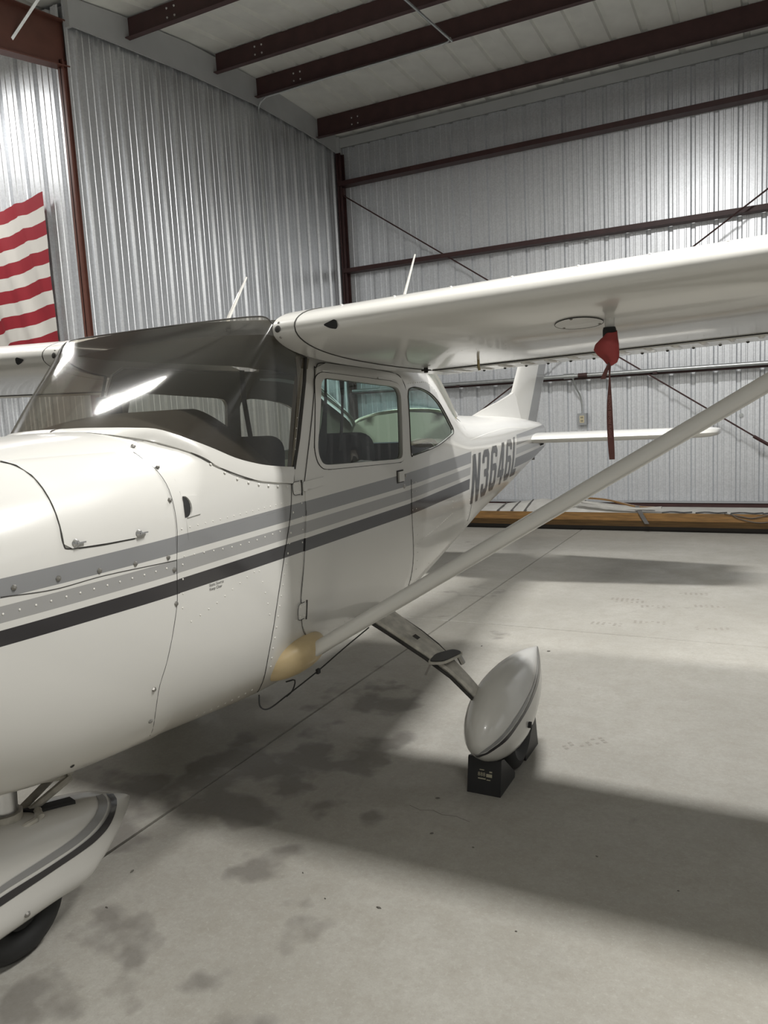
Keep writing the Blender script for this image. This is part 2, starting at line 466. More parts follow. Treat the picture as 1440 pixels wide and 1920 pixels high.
deb = tag(stuff(b.build('debris', MAT['joint'])), 'scattered dark leaf bits and grit on the concrete floor', 'debris')
# ---- profiled wall sheets
def sheet(name, w, h, pitch, base, top, ht, minor=True, minor_h=.005, mat='wall'):
    """profile in local x, height along local z, ribs towards +y for ht > 0"""
    pr = []; k = 0
    n = int(round(w/pitch))
    for i in range(n):
        c = (i+.5)*pitch
        if minor:
            for q in ([c-pitch/3+.0] if i >= 0 else []):
                pr += [(q-.016,0),(q-.009,minor_h),(q+.009,minor_h),(q+.016,0)]
        pr += [(c-base/2,0),(c-top/2,ht),(c+top/2,ht),(c+base/2,0)]
        if minor:
            q = c+pitch/3; pr += [(q-.016,0),(q-.009,minor_h),(q+.009,minor_h),(q+.016,0)]
    pr = [(0,0)] + pr + [(w,0)]
    me = bpy.data.meshes.new(name)
    V = [(x,y,0) for x, y in pr] + [(x,y,h) for x, y in pr]; N = len(pr)
    me.from_pydata(V, [], [(i,i+1,N+i+1,N+i) for i in range(N-1)]); me.materials.append(MAT[mat]); me.update()
    return me
def wall(name, p0, dirx, length, height, me, w, backing=.05, z0=0.0):
    """wall standing at p0, running along dirx; sheets are children"""
    d = Vector((math.cos(dirx), math.sin(dirx), 0)); nrm = Vector((-d.y, d.x, 0))   # sheets' local +y
    b = MB(); q = Vector(p0)
    P = [q - nrm*backing, q + d*length - nrm*backing, q + d*length - nrm*(backing+.06), q - nrm*(backing+.06)]
    b.hexa([(*p.xy, 0) for p in P] + [(*p.xy, height) for p in P])
    o = struct(b.build(name, MAT['wallplain']))
    n = int(math.ceil(length/w))
    for i in range(n):
        c = link(bpy.data.objects.new('panel', me), o)
        c.location = q + d*w*i + Vector((0, 0, z0)) + nrm*(.0006*(i % 2)); c.rotation_euler = (0, 0, dirx)
    return o
W3 = .9144
s_back = sheet('back sheet', W3, 6.30, .3048, .074, .038, -.042, minor_h=.007)
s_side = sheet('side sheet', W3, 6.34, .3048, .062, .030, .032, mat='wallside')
# back wall: faces -y, so run it from +x to -x (angle pi): local +y = -y
x_right = -1.179 + .1524 + W3*3                  # rib phase measured on the wall
wall('wall_back', (x_right, YB, 0), math.pi, x_right - XL + .02, 6.35, s_back, W3, .05)
# left partition: faces +x; run along -y direction (angle -pi/2): local +y = +x
y_start = 6.87 - .1524 + .3045*3*6 + .3045*3*0
y_start = 6.87 + .3045*18 - .1524
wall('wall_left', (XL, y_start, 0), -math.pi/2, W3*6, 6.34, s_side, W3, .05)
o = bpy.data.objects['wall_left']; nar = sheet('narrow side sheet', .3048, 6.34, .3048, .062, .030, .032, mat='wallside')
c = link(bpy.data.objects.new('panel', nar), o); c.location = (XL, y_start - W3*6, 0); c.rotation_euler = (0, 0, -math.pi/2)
# jog wall with the flag: faces -y
wall('wall_left_front', (XL-.11, YF, 0), math.pi, W3*5.5, 6.3, s_back, W3, .05)
# mirror side of the bay and the rest of the room, outside the frame
wall('wall_right', (1.50, YF+.1, 0), math.pi/2, YB-YF, 6.34, s_side, W3, .05)
wall('wall_right_front', (7.0, YF, 0), math.pi, 5.4, 6.3, s_back, W3, .05)
wall('wall_far_left', (-11.8, YF, 0), -math.pi/2, YF+5, 6.3, s_side, W3, .05)
wall('wall_far_right', (6.9, -5, 0), math.pi/2, YF+5, 6.3, s_side, W3, .05)
b = MB(); b.box((-12, -5.1, 0), (7, -5.0, 6.2)); struct(b.build('wall_front', MAT['wallplain']))

# ---- ceiling: standing seam sheets following the roof line
ROOF = [(-5, 5.95), (3, 6.15), (6.5, 6.34), (7.3, 6.47), (8.9, 6.65), (9.84, 6.65), (11.5, 6.585), (12.3, 6.45)]
def roof_z(y):
    for (a, za), (c, zc) in zip(ROOF, ROOF[1:]):
        if a <= y <= c: return za + (zc-za)*(y-a)/(c-a)
    return ROOF[-1][1]
b = MB(); b.hexa([(-12,-5,6.9),(7,-5,6.9),(7,12.6,6.9),(-12,12.6,6.9),(-12,-5,6.96),(7,-5,6.96),(7,12.6,6.96),(-12,12.6,6.96)])
ceil = struct(b.build('ceiling', MAT['wallplain']))
def roof_sheet(name, ylist, lift):
    w = 1.2192; pitch = .4064; pr = [(0,0)]
    for i in range(3):
        c = (i+.5)*pitch; pr += [(c-.045,0),(c-.03,.05),(c+.03,.05),(c+.045,0)]
    pr.append((w,0)); N = len(pr); V = []; F = []
    for y in ylist: V += [(x, y, roof_z(y)+h+lift) for x, h in pr]
    for j in range(len(ylist)-1): F += [(j*N+i, (j+1)*N+i, (j+1)*N+i+1, j*N+i+1) for i in range(N-1)]
    me = bpy.data.meshes.new(name); me.from_pydata(V, [], F); me.materials.append(MAT['roof']); me.update(); return me
r_back = roof_sheet('roof sheet back', [9.30, 9.84, 10.6, 11.5, 12.0, 12.35], 0.)
r_front = roof_sheet('roof sheet front', [-5, 3, 6.5, 7.3, 8.1, 8.9, 9.42], .012)
x_roof = -.902 - .2032 - 1.2192*9
for i in range(16):
    for me in (r_back, r_front):
        c = link(bpy.data.objects.new('roof_panel', me), ceil); c.location = (x_roof+1.2192*i, 0, .0008*(i % 2))

# ---- flashings
def strip(name, pts_top, pts_bot, thick, mat, nrm):
    b = MB(); n = Vector(nrm)*thick
    for i in range(len(pts_top)-1):
        a, c, d, e = [Vector(p) for p in (pts_bot[i], pts_bot[i+1], pts_top[i+1], pts_top[i])]
        b.hexa([a, c, c+n, a+n, e, d, d+n, e+n])
    return b.build(name, mat, weld=1e-4)
yy = [6.46, 7.17, 8.38, 9.9, 11.2, 12.24]; zb_ = [6.035, 6.10, 6.20, 6.27, 6.25, 6.185]
struct(strip('trim_1', [(XL+.045, y, roof_z(y)-.005) for y in yy], [(XL+.045, y, z) for y, z in zip(yy, zb_)], .02, MAT['trim'], (1,0,0)))
struct(strip('trim_2', [(x, YB-.11, 6.425) for x in (XL, -3, 1.5)], [(x, YB-.11, 6.27) for x in (XL, -3, 1.5)], .02, MAT['trim'], (0,-1,0)))
b = MB(); b.box((XL+.03, YB-.15, 6.18), (XL+.12, YB-.09, 6.45)); struct(b.build('trim_3', MAT['trim']))
b = MB(); b.box((XL-.02, YF-.02, 6.02), (XL+.07, YF+.01, 6.33)); struct(b.build('trim_4', MAT['trim']))
# bottom girt / base angle with white ledge
b = MB(); b.cur = 0; b.box((XL+.1, YB-.16, .062), (1.45, YB-.13, .135)); b.box((XL+.1, YB-.16, .125), (1.45, YB-.03, .14)); b.cur = 1; b.box((XL+.1, YB-.165, .136), (1.45, YB-.03, .150))
struct(b.build('baseboard_back', mats=[MAT['maroon'], MAT['wallplain']]))

# ---- steel: purlins, girts, columns, rafters
def purlin(y, zt, zb, x0, x1, label, flange=-1, bolts=()):
    t = thing('purlin', label, 'roof beam', (x0, y, zb), 'roof purlins')
    b = MB(); h = zt-zb; L = x1-x0
    b.box((0, -.004, 0), (L, .004, h)); b.build('web', MAT['maroon'], t)
    b = MB(); b.box((0, min(0, flange*.075), 0), (L, max(0, flange*.075), .006)); b.build('bottom_flange', MAT['maroon'], t)
    b = MB(); b.box((0, min(0, -flange*.075), h-.006), (L, max(0, -flange*.075), h)); b.build('top_flange', MAT['maroon'], t)
    for bx in bolts:
        for dx in (0, .11):
            for dz in (.09, .19):
                b = MB(); b.dome((bx-x0+dx, -.004, dz), (0,-1,0), .014, .012); b.build('bolt', MAT['bolt'], t)
    return t
purlin(11.50, 6.575, 6.262, XL+.07, 6.5, 'dark red roof purlin nearest the back wall', bolts=(-6.25,))
purlin(9.84, 6.64, 6.365, XL+.07, 6.5, 'second dark red roof purlin from the back wall, with the thin conduit along it', bolts=(-6.25,))
purlin(8.93, 6.645, 6.385, XL+.07, 6.5, 'third dark red roof purlin from the back wall', bolts=(-6.25,))
purlin(7.32, 6.455, 6.21, XL+.07, 6.5, 'dark red roof purlin in the top corner, nearest the flag', bolts=(-6.3,))
for y in (5.0, 3.4): purlin(y, roof_z(y)-.005, roof_z(y)-.27, -11.5, 6.5, 'dark red roof purlin high above the wing, just outside the top of the picture' if y > 4 else 'dark red roof purlin high above the airplane nose, outside the picture')

def girt(z, h, label):
    t = thing('girt', label, 'wall beam', (XL+.09, YB-.20, z), 'wall girts')
    L = 1.44-(XL+.09)
    b = MB(); b.box((0,0,0), (L,.19,.006)); b.build('web', MAT['maroon'], t)
    b = MB(); b.box((0,-.004,0), (L,.003,h)); b.build('flange', MAT['maroon'], t)
    return t
girt(5.63, .075, 'topmost dark red horizontal girt on the back wall')
girt(4.17, .070, 'middle dark red horizontal girt on the back wall, just above the wing')
girt(2.055, .06, 'lowest dark red horizontal girt behind the silver pipe')

def column(name, label, x0, x1, y0, y1, h, m):
    t = thing(name, label, 'column', ((x0+x1)/2, (y0+y1)/2, 0))
    w, d = (x1-x0)/2, (y1-y0)/2
    b = MB(); b.box((-w,-d,0), (w,-d+.012,h)); b.build('front_flange', m, t)
    b = MB(); b.box((-w,d-.012,0), (w,d,h)); b.build('rear_flange', m, t)
    b = MB(); b.box((-.006,-d,0), (.006,d,h)); b.build('web', m, t)
    b = MB(); b.box((-w*1.25,-d*1.1,0), (w*1.25,d*1.1,.014)); b.build('base_plate', m, t)
    return t
column('steel_column', 'red brown steel column beside the flag wall', XL-.080, XL-.002, YF-.105, YF-.03, 5.68, MAT['redbrown'])
column('steel_column', 'dark steel column in the far back corner', XL+.045, XL+.14, YB-.17, YB-.04, 6.18, MAT['maroon'])

t = thing('rafter', 'deep red brown steel rafter over the flag wall in the top corner', 'roof beam', (XL-.06, YF, 0))
def rz(y): return (5.642-.15*(6.51-y), 6.09-.10*(6.46-y))
for nm, f in (('web', lambda y: ((-.006, rz(y)[0]), (.006, rz(y)[1]))), ('bottom_flange', lambda y: ((-.07, rz(y)[0]-.012), (.07, rz(y)[0]))), ('top_flange', lambda y: ((-.07, rz(y)[1]), (.07, rz(y)[1]+.012)))):
    b = MB(); y0, y1 = 6.44, 2.0
    (ax, az), (bx, bz) = f(y0); (cx, cz), (dx, dz) = f(y1)
    b.hexa([(cx,y1-YF,cz),(dx,y1-YF,cz),(bx,y0-YF,az),(ax,y0-YF,az),(cx,y1-YF,dz),(dx,y1-YF,dz),(bx,y0-YF,bz),(ax,y0-YF,bz)])
    b.build(nm, MAT['redbrown'], t)
# galvanised flange braces
b = MB(); b.tube([(-6.55,6.0,6.27),(-7.10,5.75,5.60)], .019, 4); b.tube([(-7.10,5.75,5.60),(-7.75,5.70,5.66)], .015, 4)
tag(b.build('flange_brace', MAT['galvtube']), 'thin galvanised brace strap bolted to the rafter in the top corner', 'brace')

# ---- rods, conduits, pipe, outlet on the back wall
t = thing('brace_rod', 'thin dark red brace rod falling from the back corner towards lower right', 'brace rod', (XL+.10, YB-.14, 5.58))
def rel(o, *ps): return [tuple(np.array(p)-np.array(o)) for p in ps]
O = (XL+.10, YB-.14, 5.58)
b = MB(); b.tube(rel(O, (XL+.10, YB-.14, 5.505), (-.27, YB-.30, 1.05)), .012, 6); b.build('rod', MAT['maroon'], t)
b = MB(); b.tube(rel(O, (-.36, YB-.30, 1.105), (-.16, YB-.30, .975)), .026, 6); b.build('turnbuckle', MAT['maroon'], t)
b = MB(); b.tube(rel(O, (-.20, YB-.30, 1.0), (1.3, YB-.30, .02)), .012, 6); b.build('rod', MAT['maroon'], t)
b = MB(); b.box((-.03,-.02,-.10), (.07,.03,.02)); b.build('bracket', MAT['maroon'], t)
t = thing('brace_rod', 'thin dark red brace rod rising towards the upper right above the wing', 'brace rod', (-6.8, YB-.34, .05))
b = MB(); b.tube(rel((-6.8, YB-.34, .05), (-6.8, YB-.34, .05), (1.35, YB-.34, 5.43)), .012, 6); b.build('rod', MAT['maroon'], t)

t = thing('wall_pipe', 'long silver pipe running level across the back wall at tail height', 'pipe', (XL+.2, YB-.30, 2.11))
b = MB(); b.tube([(0,0,0),(8.1,0,0)], .030, 10); b.build('pipe', MAT['galvtube'], t, True)
xo = -2.95-(XL+.2)
b = MB(); b.tube([(xo-.06,0,0),(xo+.10,0,0)], .042, 10); b.build('coupling', MAT['galvtube'], t, True)
b = MB(); b.tube([(xo+.16,0,.0),(xo+.30,0,.0)], .036, 10); b.build('sleeve', MAT['maroon'], t, True)
for x in (2.0, 5.1, 7.4):
    b = MB(); b.box((x-.03,-.034,-.045), (x+.03,.12,-.028)); b.build('hanger', MAT['maroon'], t)
t = thing('outlet_box', 'small grey outlet box on the back wall fed by a conduit from the pipe', 'outlet', (-2.79, YB-.06, 1.44))
b = MB(); b.box((-.07,-.05,-.09), (.07,.058,.09)); o = b.build('box', MAT['outletgrey'], t)
b = MB(); b.box((-.035,-.056,-.055), (.035,-.05,.055)); o = b.build('cover_plate', MAT['ivory'], t)
for dz in (-.026, .026):
    b = MB(); b.box((-.014,-.059,dz-.014), (-.005,-.0555,dz+.014)); b.box((.006,-.059,dz-.014), (.015,-.0555,dz+.014)); b.build('socket', MAT['blackplastic'], o)
b = MB(); b.tube(crom([(-.10,-.20,.66),(-.07,-.13,.50),(-.01,-.03,.32),(0,-.005,.08)], 14), .014, 8); b.build('conduit', MAT['galvtube'], t, True)
b = MB(); b.tube([(-.53, YB+.0, 1.40), (-.53, YB-.03, 1.40)], .028, 10); tag(b.build('wall_plug', MAT['galvtube'], None, True), 'small round metal plug in the back wall under the wing strut', 'plug')

b = MB()
b.tube(crom([(XL+.05,9.87,.05),(XL+.05,9.87,3.0),(XL+.05,9.87,6.0),(XL+.055,9.86,6.18),(XL+.10,9.85,6.29),(XL+.24,9.80,6.335)], 24) + [(-5.6,9.79,6.345),(-4.0,9.79,6.345)] + crom([(-4.0,9.79,6.345),(-3.86,9.78,6.35),(-3.80,9.72,6.36)], 5)[1:], .012, 8)
tag(b.build('conduit', MAT['galvtube'], None, True), 'thin metal conduit climbing the left wall and turning along a purlin', 'conduit')
b = MB(); b.tube([(-3.79, 9.74, 6.33), (-3.79, 5.4, 6.06), (-1.9, 5.38, 6.15)], .016, 8)
tag(b.build('conduit', MAT['galvtube'], None, True), 'silver conduit hanging under the purlins at top centre', 'conduit')

# ---- lamps
for pos, power, sx, sy, col, label in LAMPS:
    t = thing('hanging_lamp', label, 'ceiling lamp', pos, 'hanging hangar lamps')
    b = MB(); b.box((-sx/2-.02, -sy/2-.02, 0.01), (sx/2+.02, sy/2+.02, .08)); b.build('housing', MAT['lamp'], t)
    b = MB(); top = roof_z(pos[1]) - pos[2]
    for dx in (-sx*.4, sx*.4):
        b = MB(); b.tube([(dx, 0, .08), (dx, 0, max(.12, top))], .008, 6); b.build('hanger', MAT['galvtube'], t)
    ld = bpy.data.lights.new('lamp_light', 'AREA'); ld.shape = 'RECTANGLE'; ld.size = sx; ld.size_y = sy; ld.energy = power; ld.color = col
    lo = bpy.data.objects.new('lamp_light', ld); link(lo, t); lo.location = (0, 0, 0)

# ---- flag
def make_flag():
    H, L, n, m = 2.02, 3.7, 52, 60
    V = []; F = []; fm = []
    x1, z1 = -7.51, 4.40
    for j in range(n+1):
        for i in range(m+1):
            u = i/m*L; v = j/n*H
            sag = .16*math.sin(min(1, u/1.6)*math.pi/2)*(1-.25*v/H) + .012*math.sin(u*5+v*2)*(1-v/H) + .016*math.sin(u*8.3+v*3.1)*min(1, u*3)
            y = YF-.085 - (.022*math.sin(u*7.0+v*2.3) + .014*math.sin(u*16+v*5.2) + .010*math.sin(u*31+v*9))*min(1, .25+u*2)
            x = x1 - u + .008*math.sin(v*5)*(u < .4) 
            V.append((x, y, z1 - v - sag*.9))
    W = m+1
    for j in range(n):
        s = int(j/(n/13)); 
        for i in range(m):
            F.append((j*W+i, j*W+i+1, (j+1)*W+i+1, (j+1)*W+i))
            fm.append(2 if (i/m > .6 and s < 7) else (0 if s % 2 == 0 else 1))
    o = mesh_obj('flag', V, F, mats=[MAT['flagred'], MAT['flagwhite'], MAT['flagblue']], fmat=fm, smooth=True)
    return tag(o, 'red and white striped flag hanging on the ribbed wall at the left', 'flag')
make_flag()

# ---- wooden hull along the back wall
t = thing('wooden_hull', 'long low brown planked hull with pale deck lying along the back wall', 'boat', (-2.4, 10.45, 0))
def hull_rings(prof):
    out = []
    for x in np.linspace(-3.9, 3.75, 40):
        e = 1.0
        if x < -2.9: e = math.sqrt(max(0.02, 1-((-2.9-x)/1.02)**2))
        out.append([(x, a*e, z) for a, z in prof(x)])
    return out
b = MB(); b.loft(hull_rings(lambda x: [(-.305,.15),(-.300,.252),(-.26,.252),(.26,.252),(.300,.252),(.305,.15),(.27,.15),(-.27,.15)])); b.build('upper_plank', MAT['wood'], t)
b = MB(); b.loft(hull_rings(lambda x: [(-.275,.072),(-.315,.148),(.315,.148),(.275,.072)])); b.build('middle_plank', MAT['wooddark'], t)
b = MB(); b.loft(hull_rings(lambda x: [(-.19,.0),(-.255,.070),(.255,.070),(.19,.0)])); b.build('shaded_bottom_plank', MAT['dash_hullshade'], t)  # near-black colour stands in for the shade under the hull
def crown(x):   # deck height at the centre line
    return .253 + .13*math.exp(-((x+.25)/.75)**2) + (.035 if x < -.4 else .002) + .02*(x < -1.2)
b = MB(); b.loft(hull_rings(lambda x: [(-.302,.254),(-.16,.255+(crown(x)-.255)*.75),(0,crown(x)),(.16,.255+(crown(x)-.255)*.75),(.302,.254)])); b.build('deck', MAT['canvas'], t, True)
for x in (-1.15, -.95, -.76):
    b = MB(); b.add([(x,-.303,.256),(x+.045,-.303,.256),(x+.085,-.16,.263+(crown(x)-.255)*.75),(x+.04,-.16,.263+(crown(x)-.255)*.75)], [(0,1,2,3)]); b.tube([(x+.02,-.3,.262),(x+.06,-.16,.266+(crown(x)-.255)*.75),(x+.06,0,crown(x)+.008)], .012, 5); b.build('deck_tape', MAT['greystrap'], t)
# loose things lying on it
def flat_ribbon(name, pts, w, mat, label, cat, th=.004, side=(0,1,0)):
    b = MB(); s = Vector(side)*w; n = Vector((0,0,th))
    P = [Vector(p) for p in pts]
    rings = [[p-s*.5, p+s*.5, p+s*.5+n, p-s*.5+n] for p in P]
    b.loft(rings); return tag(b.build(name, mat), label, cat)
flat_ribbon('batten', crom([(-2.42,10.16,.395),(-2.2,10.15,.365),(-1.95,10.14,.325),(-1.65,10.14,.300),(-1.35,10.15,.315)], 18), .05, MAT['canvas'], 'pale curved batten strip lying on the wooden hull deck', 'strip', .022)
flat_ribbon('batten', crom([(-2.40,10.30,.42),(-2.05,10.28,.395),(-1.7,10.26,.315),(-1.45,10.26,.30)], 14), .05, MAT['wood'], 'brown curved batten strip behind the pale one on the hull', 'strip', .02)
b = MB()
rings = []
for p, q in zip([(-1.66,10.20,.335),(-1.62,10.13,.30),(-1.60,10.118,.25),(-1.56,10.118,.18),(-1.52,10.110,.115)], range(5)):
    p = Vector(p); rings.append([p+Vector((-.028,0,.0)), p+Vector((.028,0,.0)), p+Vector((.028,-.006,.003)), p+Vector((-.028,-.006,.003))])
b.loft(rings); tag(b.build('webbing_strap', MAT['greystrap']), 'dark grey strap hanging over the side of the wooden hull', 'strap')
b = MB(); b.tube([(-3.0,10.14,.262),(-2.75,10.13,.268),(-2.62,10.16,.30),(-2.72,10.2,.36)], .009, 5); b.tube([(-2.75,10.13,.268),(-2.56,10.15,.34),(-2.46,10.16,.40),(-2.30,10.17,.405)], .011, 5)
tag(b.build('cord', MAT['greystrap']), 'dark cord zigzagging over the hull deck below the strut', 'cord')
b = MB()
for k, x in enumerate((-1.35, -.95, -.55, -.2, .15)):
    b.tube(crom([(x,10.155,.262),(x+.12,10.17,.272),(x+.25,10.15,.266),(x+.36,10.17,.27)], 8), .009, 5)
tag(b.build('cord', MAT['blackplastic']), 'black lashing cord along the right deck edge of the hull', 'cord')
b = MB(); b.tube(crom([(-.55,10.125,.262),(-.45,10.13,.20),(-.25,10.13,.155),(-.08,10.13,.18),(.05,10.125,.262)], 16), .005, 5); b.tube(crom([(-.62,10.13,.262),(-.45,10.135,.23),(-.3,10.135,.21),(-.1,10.13,.262)], 12), .005, 5)
tag(b.build('cord', MAT['greystrap']), 'thin looped cord drooping over the right side of the hull', 'cord')
# ================================================================ AIRPLANE
PX, PY = -2.2, 1.64
plane = thing('airplane', 'white high-wing propeller airplane with grey and black side stripes parked in the hangar', 'airplane', (PX, PY, 0))
KY = np.array([-1.0,-0.6,-0.2,0.13,0.8,1.75,2.3,2.9,3.6,4.4,5.2,5.9])
KW = np.array([.34,.44,.50,.53,.54,.54,.50,.445,.365,.275,.19,.115])
KB = np.array([.80,.715,.638,.623,.58,.62,.71,.807,.90,.998,1.129,1.237])
KT = np.array([1.50,1.60,1.66,1.69,2.06,2.07,2.00,1.72,1.655,1.63,1.59,1.53])      # cabin / tail top
KTD = np.array([1.50,1.60,1.66,1.69,1.70,1.70,1.70,1.72,1.655,1.63,1.59,1.53])     # cowl / deck top
KM = np.array([1.2,1.24,1.28,1.32,1.36,1.36,1.36,1.36,1.37,1.38,1.39,1.40])
KNB = np.array([2.6,2.8,3.2,3.6,4,4,4,3.6,3.0,2.8,2.6,2.4])
KNT = np.array([2.6,2.6,2.6,2.8,6,6,5,3.2,2.8,2.6,2.4,2.2])
KND = np.array([2.6,2.6,2.6,2.8,3.2,3.2,3.2,3.2,2.8,2.6,2.4,2.2])
def pch(y, K):
    x = KY; h = np.diff(x); d = np.diff(K)/h
    m = np.zeros(len(x)); m[0] = d[0]; m[-1] = d[-1]
    for i in range(1, len(x)-1):
        if d[i-1]*d[i] > 0:
            w1 = 2*h[i]+h[i-1]; w2 = h[i]+2*h[i-1]; m[i] = (w1+w2)/(w1/d[i-1]+w2/d[i])
    y = min(max(y, x[0]), x[-1]); i = min(max(int(np.searchsorted(x, y))-1, 0), len(x)-2)
    t = (y-x[i])/h[i]
    return K[i]*(1+2*t)*(1-t)**2+m[i]*h[i]*t*(1-t)**2+K[i+1]*t*t*(3-2*t)+m[i+1]*h[i]*t*t*(t-1)
def sec(y, deck=False):
    return pch(y,KW), pch(y,KB), pch(y, KTD if deck else KT), pch(y,KM), pch(y,KNB), pch(y, KND if deck else KNT)
def BX(y, z, deck=None):
    """half width of the body skin at (y, z)"""
    if deck is None: deck = y < .78
    w, zb, zt, zm, nb, nt = sec(y, deck)
    h, n = (zt-zm, nt) if z > zm else (zm-zb, nb)
    r = min(1, abs(z-zm)/h)
    return w*(1-r**n)**(1/n)
def skin(off, side=1, deck=None):
    def f(y, z):
        x = BX(y, z, deck); e = .004
        nz = -(BX(y, z+e, deck)-BX(y, z-e, deck))/(2*e); L = math.hypot(1, nz)
        return (side*(x+off/L), y, z+off*nz/L)
    return f
def lower_ring(y, off=0., n=16):
    w, zb, zt, zm, nb, nt = sec(y); out = []
    for k in range(-n, n+1):
        th = (1-abs(k)/n)*math.pi/2
        c, s = math.cos(th), math.sin(th)
        out.append((math.copysign(1, k)*(w+off)*c**(2/nb) if k else 0., y, zm-(zm-zb+off)*s**(2/nb)))
    return out
def upper_ring(y, deck, off=0., n=14):
    w, zb, zt, zm, nb, nt = sec(y, deck); out = []
    for k in range(-n, n+1):
        th = (1-abs(k)/n)*math.pi/2
        c, s = math.cos(th), math.sin(th)
        out.append((math.copysign(1, -k)*(w+off)*c**(2/nt) if k else 0., y, zm+(zt-zm+off)*s**(2/nt)))
    return out

BASE = [(0,.19,1.699),(.1,.195,1.699),(.2,.205,1.696),(.3,.23,1.691),(.37,.27,1.682),(.43,.33,1.649),(.475,.41,1.608),(.503,.50,1.566),(.52,.61,1.536),(.53,.70,1.521),(.537,.80,1.509)]
# ---- fuselage skin
b = MB()
ysl = sorted(set(list(np.linspace(.13, 5.9, 64))))
b.loft([lower_ring(y) for y in ysl], closed=False, caps=False)
b.loft([upper_ring(y, True) for y in (.13, .15, .17, .195)], closed=False, caps=False)
_by = [p[1] for p in BASE]; _bx = [p[0] for p in BASE]; _bz = [p[2] for p in BASE]
for s in (1, -1):
    R_ = []
    for y in (.195,.205,.22,.24,.27,.30,.33,.37,.41,.45,.50,.55,.61,.66,.70,.75,.80):
        xb, zb_ = np.interp(y, _by, _bx), np.interp(y, _by, _bz); zm = pch(y, KM)
        R_.append([(s*BX(y, zm+(zb_-.012-zm)*k/9, True), y, zm+(zb_-.012-zm)*k/9) for k in range(9)] + [(s*(xb-.004), y, zb_-.010)])
    b.loft(R_, closed=False, caps=False)
b.loft([upper_ring(y, False) for y in np.linspace(2.93, 5.9, 34)], closed=False, caps=False)
yend = [(p[0]*.0, 5.9, 1.40) for p in lower_ring(5.9)]
b.loft([lower_ring(5.9), [(x*.5, 5.99, 1.40+(z-1.40)*.55) for x, y, z in lower_ring(5.9)], [(0, 6.02, 1.40)]*33], closed=False, caps=False)
b.loft([upper_ring(5.9, False), [(x*.5, 5.99, 1.40+(z-1.40)*.55) for x, y, z in upper_ring(5.9, False)], [(0, 6.02, 1.40)]*29], closed=False, caps=False)
fus = b.build('fuselage', MAT['paint'], plane, True, weld=1e-4)

# ---- cowling with nose
b = MB()
def full_ring(y, off=0., sc=1.):
    r = lower_ring(y, off) + upper_ring(y, True, off)[1:-1]
    zc = pch(y, KM)
    return [(x*sc, yy_, zc+(z-zc)*sc) for x, yy_, z in r]
rings = [full_ring(y, .0035) for y in np.linspace(.135, -1.0, 26)]
last = full_ring(-1.0, .0035); zc = 1.2
for dy, sc in ((-.04,.95),(-.07,.85),(-.085,.68),(-.08,.5)):
    rings.append([(x*sc, -1.0+dy, zc+(z-zc)*sc) for x, y, z in last])
b.loft(rings, caps=False)
inner = [(x, y+.02, z) for x, y, z in rings[0]]
b.loft([rings[0], [(x*.985, y, z+(1.3-z)*.015) for x, y, z in rings[0]]], caps=False)
b.f.append(list(range(len(b.v)-len(rings[0])*2-len(rings[0]), len(b.v)-len(rings[0])*2))); b.m.append(0)
cowl = b.build('cowling', MAT['paint'], plane, True, weld=1e-5)
# spinner and propeller, just outside the frame
b = MB(); b.loft([[(math.cos(a)*r, -1.09-d, 1.2+math.sin(a)*r) for a in np.linspace(0, 2*math.pi, 25)[:-1]] for d, r in ((0,.155),(.06,.15),(.15,.12),(.23,.07),(.28,.02))])
b.build('spinner', MAT['white'], plane, True)
for s in (1, -1):
    b = MB(); R_ = []
    for q in np.linspace(0, 1, 9):
        r = .1+q*.85; c = .06+.09*math.sin(q*math.pi*.85); a = math.radians(60-42*q)
        z = 1.2+s*r*math.cos(.25); x = s*r*math.sin(.25)
        R_.append([(x+math.cos(t_)*c*.5*math.cos(a), -1.13+math.cos(t_)*c*.5*math.sin(a)*s+math.sin(t_)*.011, z) for t_ in np.linspace(0, 2*math.pi, 11)[:-1]])
    b.loft(R_); b.build('propeller_blade', MAT['stripegrey'], plane, True)

# ---- oil access door on the cowl, with two latches
door_poly = [(-.25,1.618),(-.232,1.604),(-.226,1.575),(-.228,1.541),(-.232,1.495),(-.237,1.445),(-.242,1.393),(-.222,1.379),(-.111,1.3755),(-.012,1.375),(.018,1.377),(.027,1.398),(.032,1.445),(.040,1.516),(.047,1.572),(.054,1.601),(.06,1.618)]
oil = patch(door_poly, [], skin(.0075, 1, True), .03, 'oil_door', MAT['white'], plane, rim=.006)
def seam(pts, r=.0016, off=.004, side=1, deck=None, n=40):
    f = skin(off, side, deck); P = [f(p[0], p[1]) for p in crom([(a, c, 0) for a, c in pts], n)]
    b = MB(); b.tube(P, r, 5); return b
SEAMS = MB()
def add_seam(pts, r=.0017, off=.0008, side=1, deck=None, n=40):
    s = seam(pts, r, off, side, deck, n); SEAMS.add(s.v, s.f)
add_seam(door_poly[:7] + door_poly[7:9], .0016, .0040, 1, True, 50)
b = seam([(-.20,1.377),(-.12,1.3735),(-.02,1.3735)], .0022, .0042, 1, True, 12); b.build('door_gap', MAT['seam'], oil)
for (y, z) in ((-.209,1.391),(-.005,1.386)):
    p = Vector(skin(.008,1,True)(y, z)); b = MB(); b.dome(p, (1,0,.12), .012, .009, 10); o = b.build('latch', MAT['steel'], oil, True)
    b = MB(); b.box((p.x+.006, p.y-.003, p.z-.0015), (p.x+.013, p.y+.024, p.z+.0025)); b.build('latch_key', MAT['steel'], o)

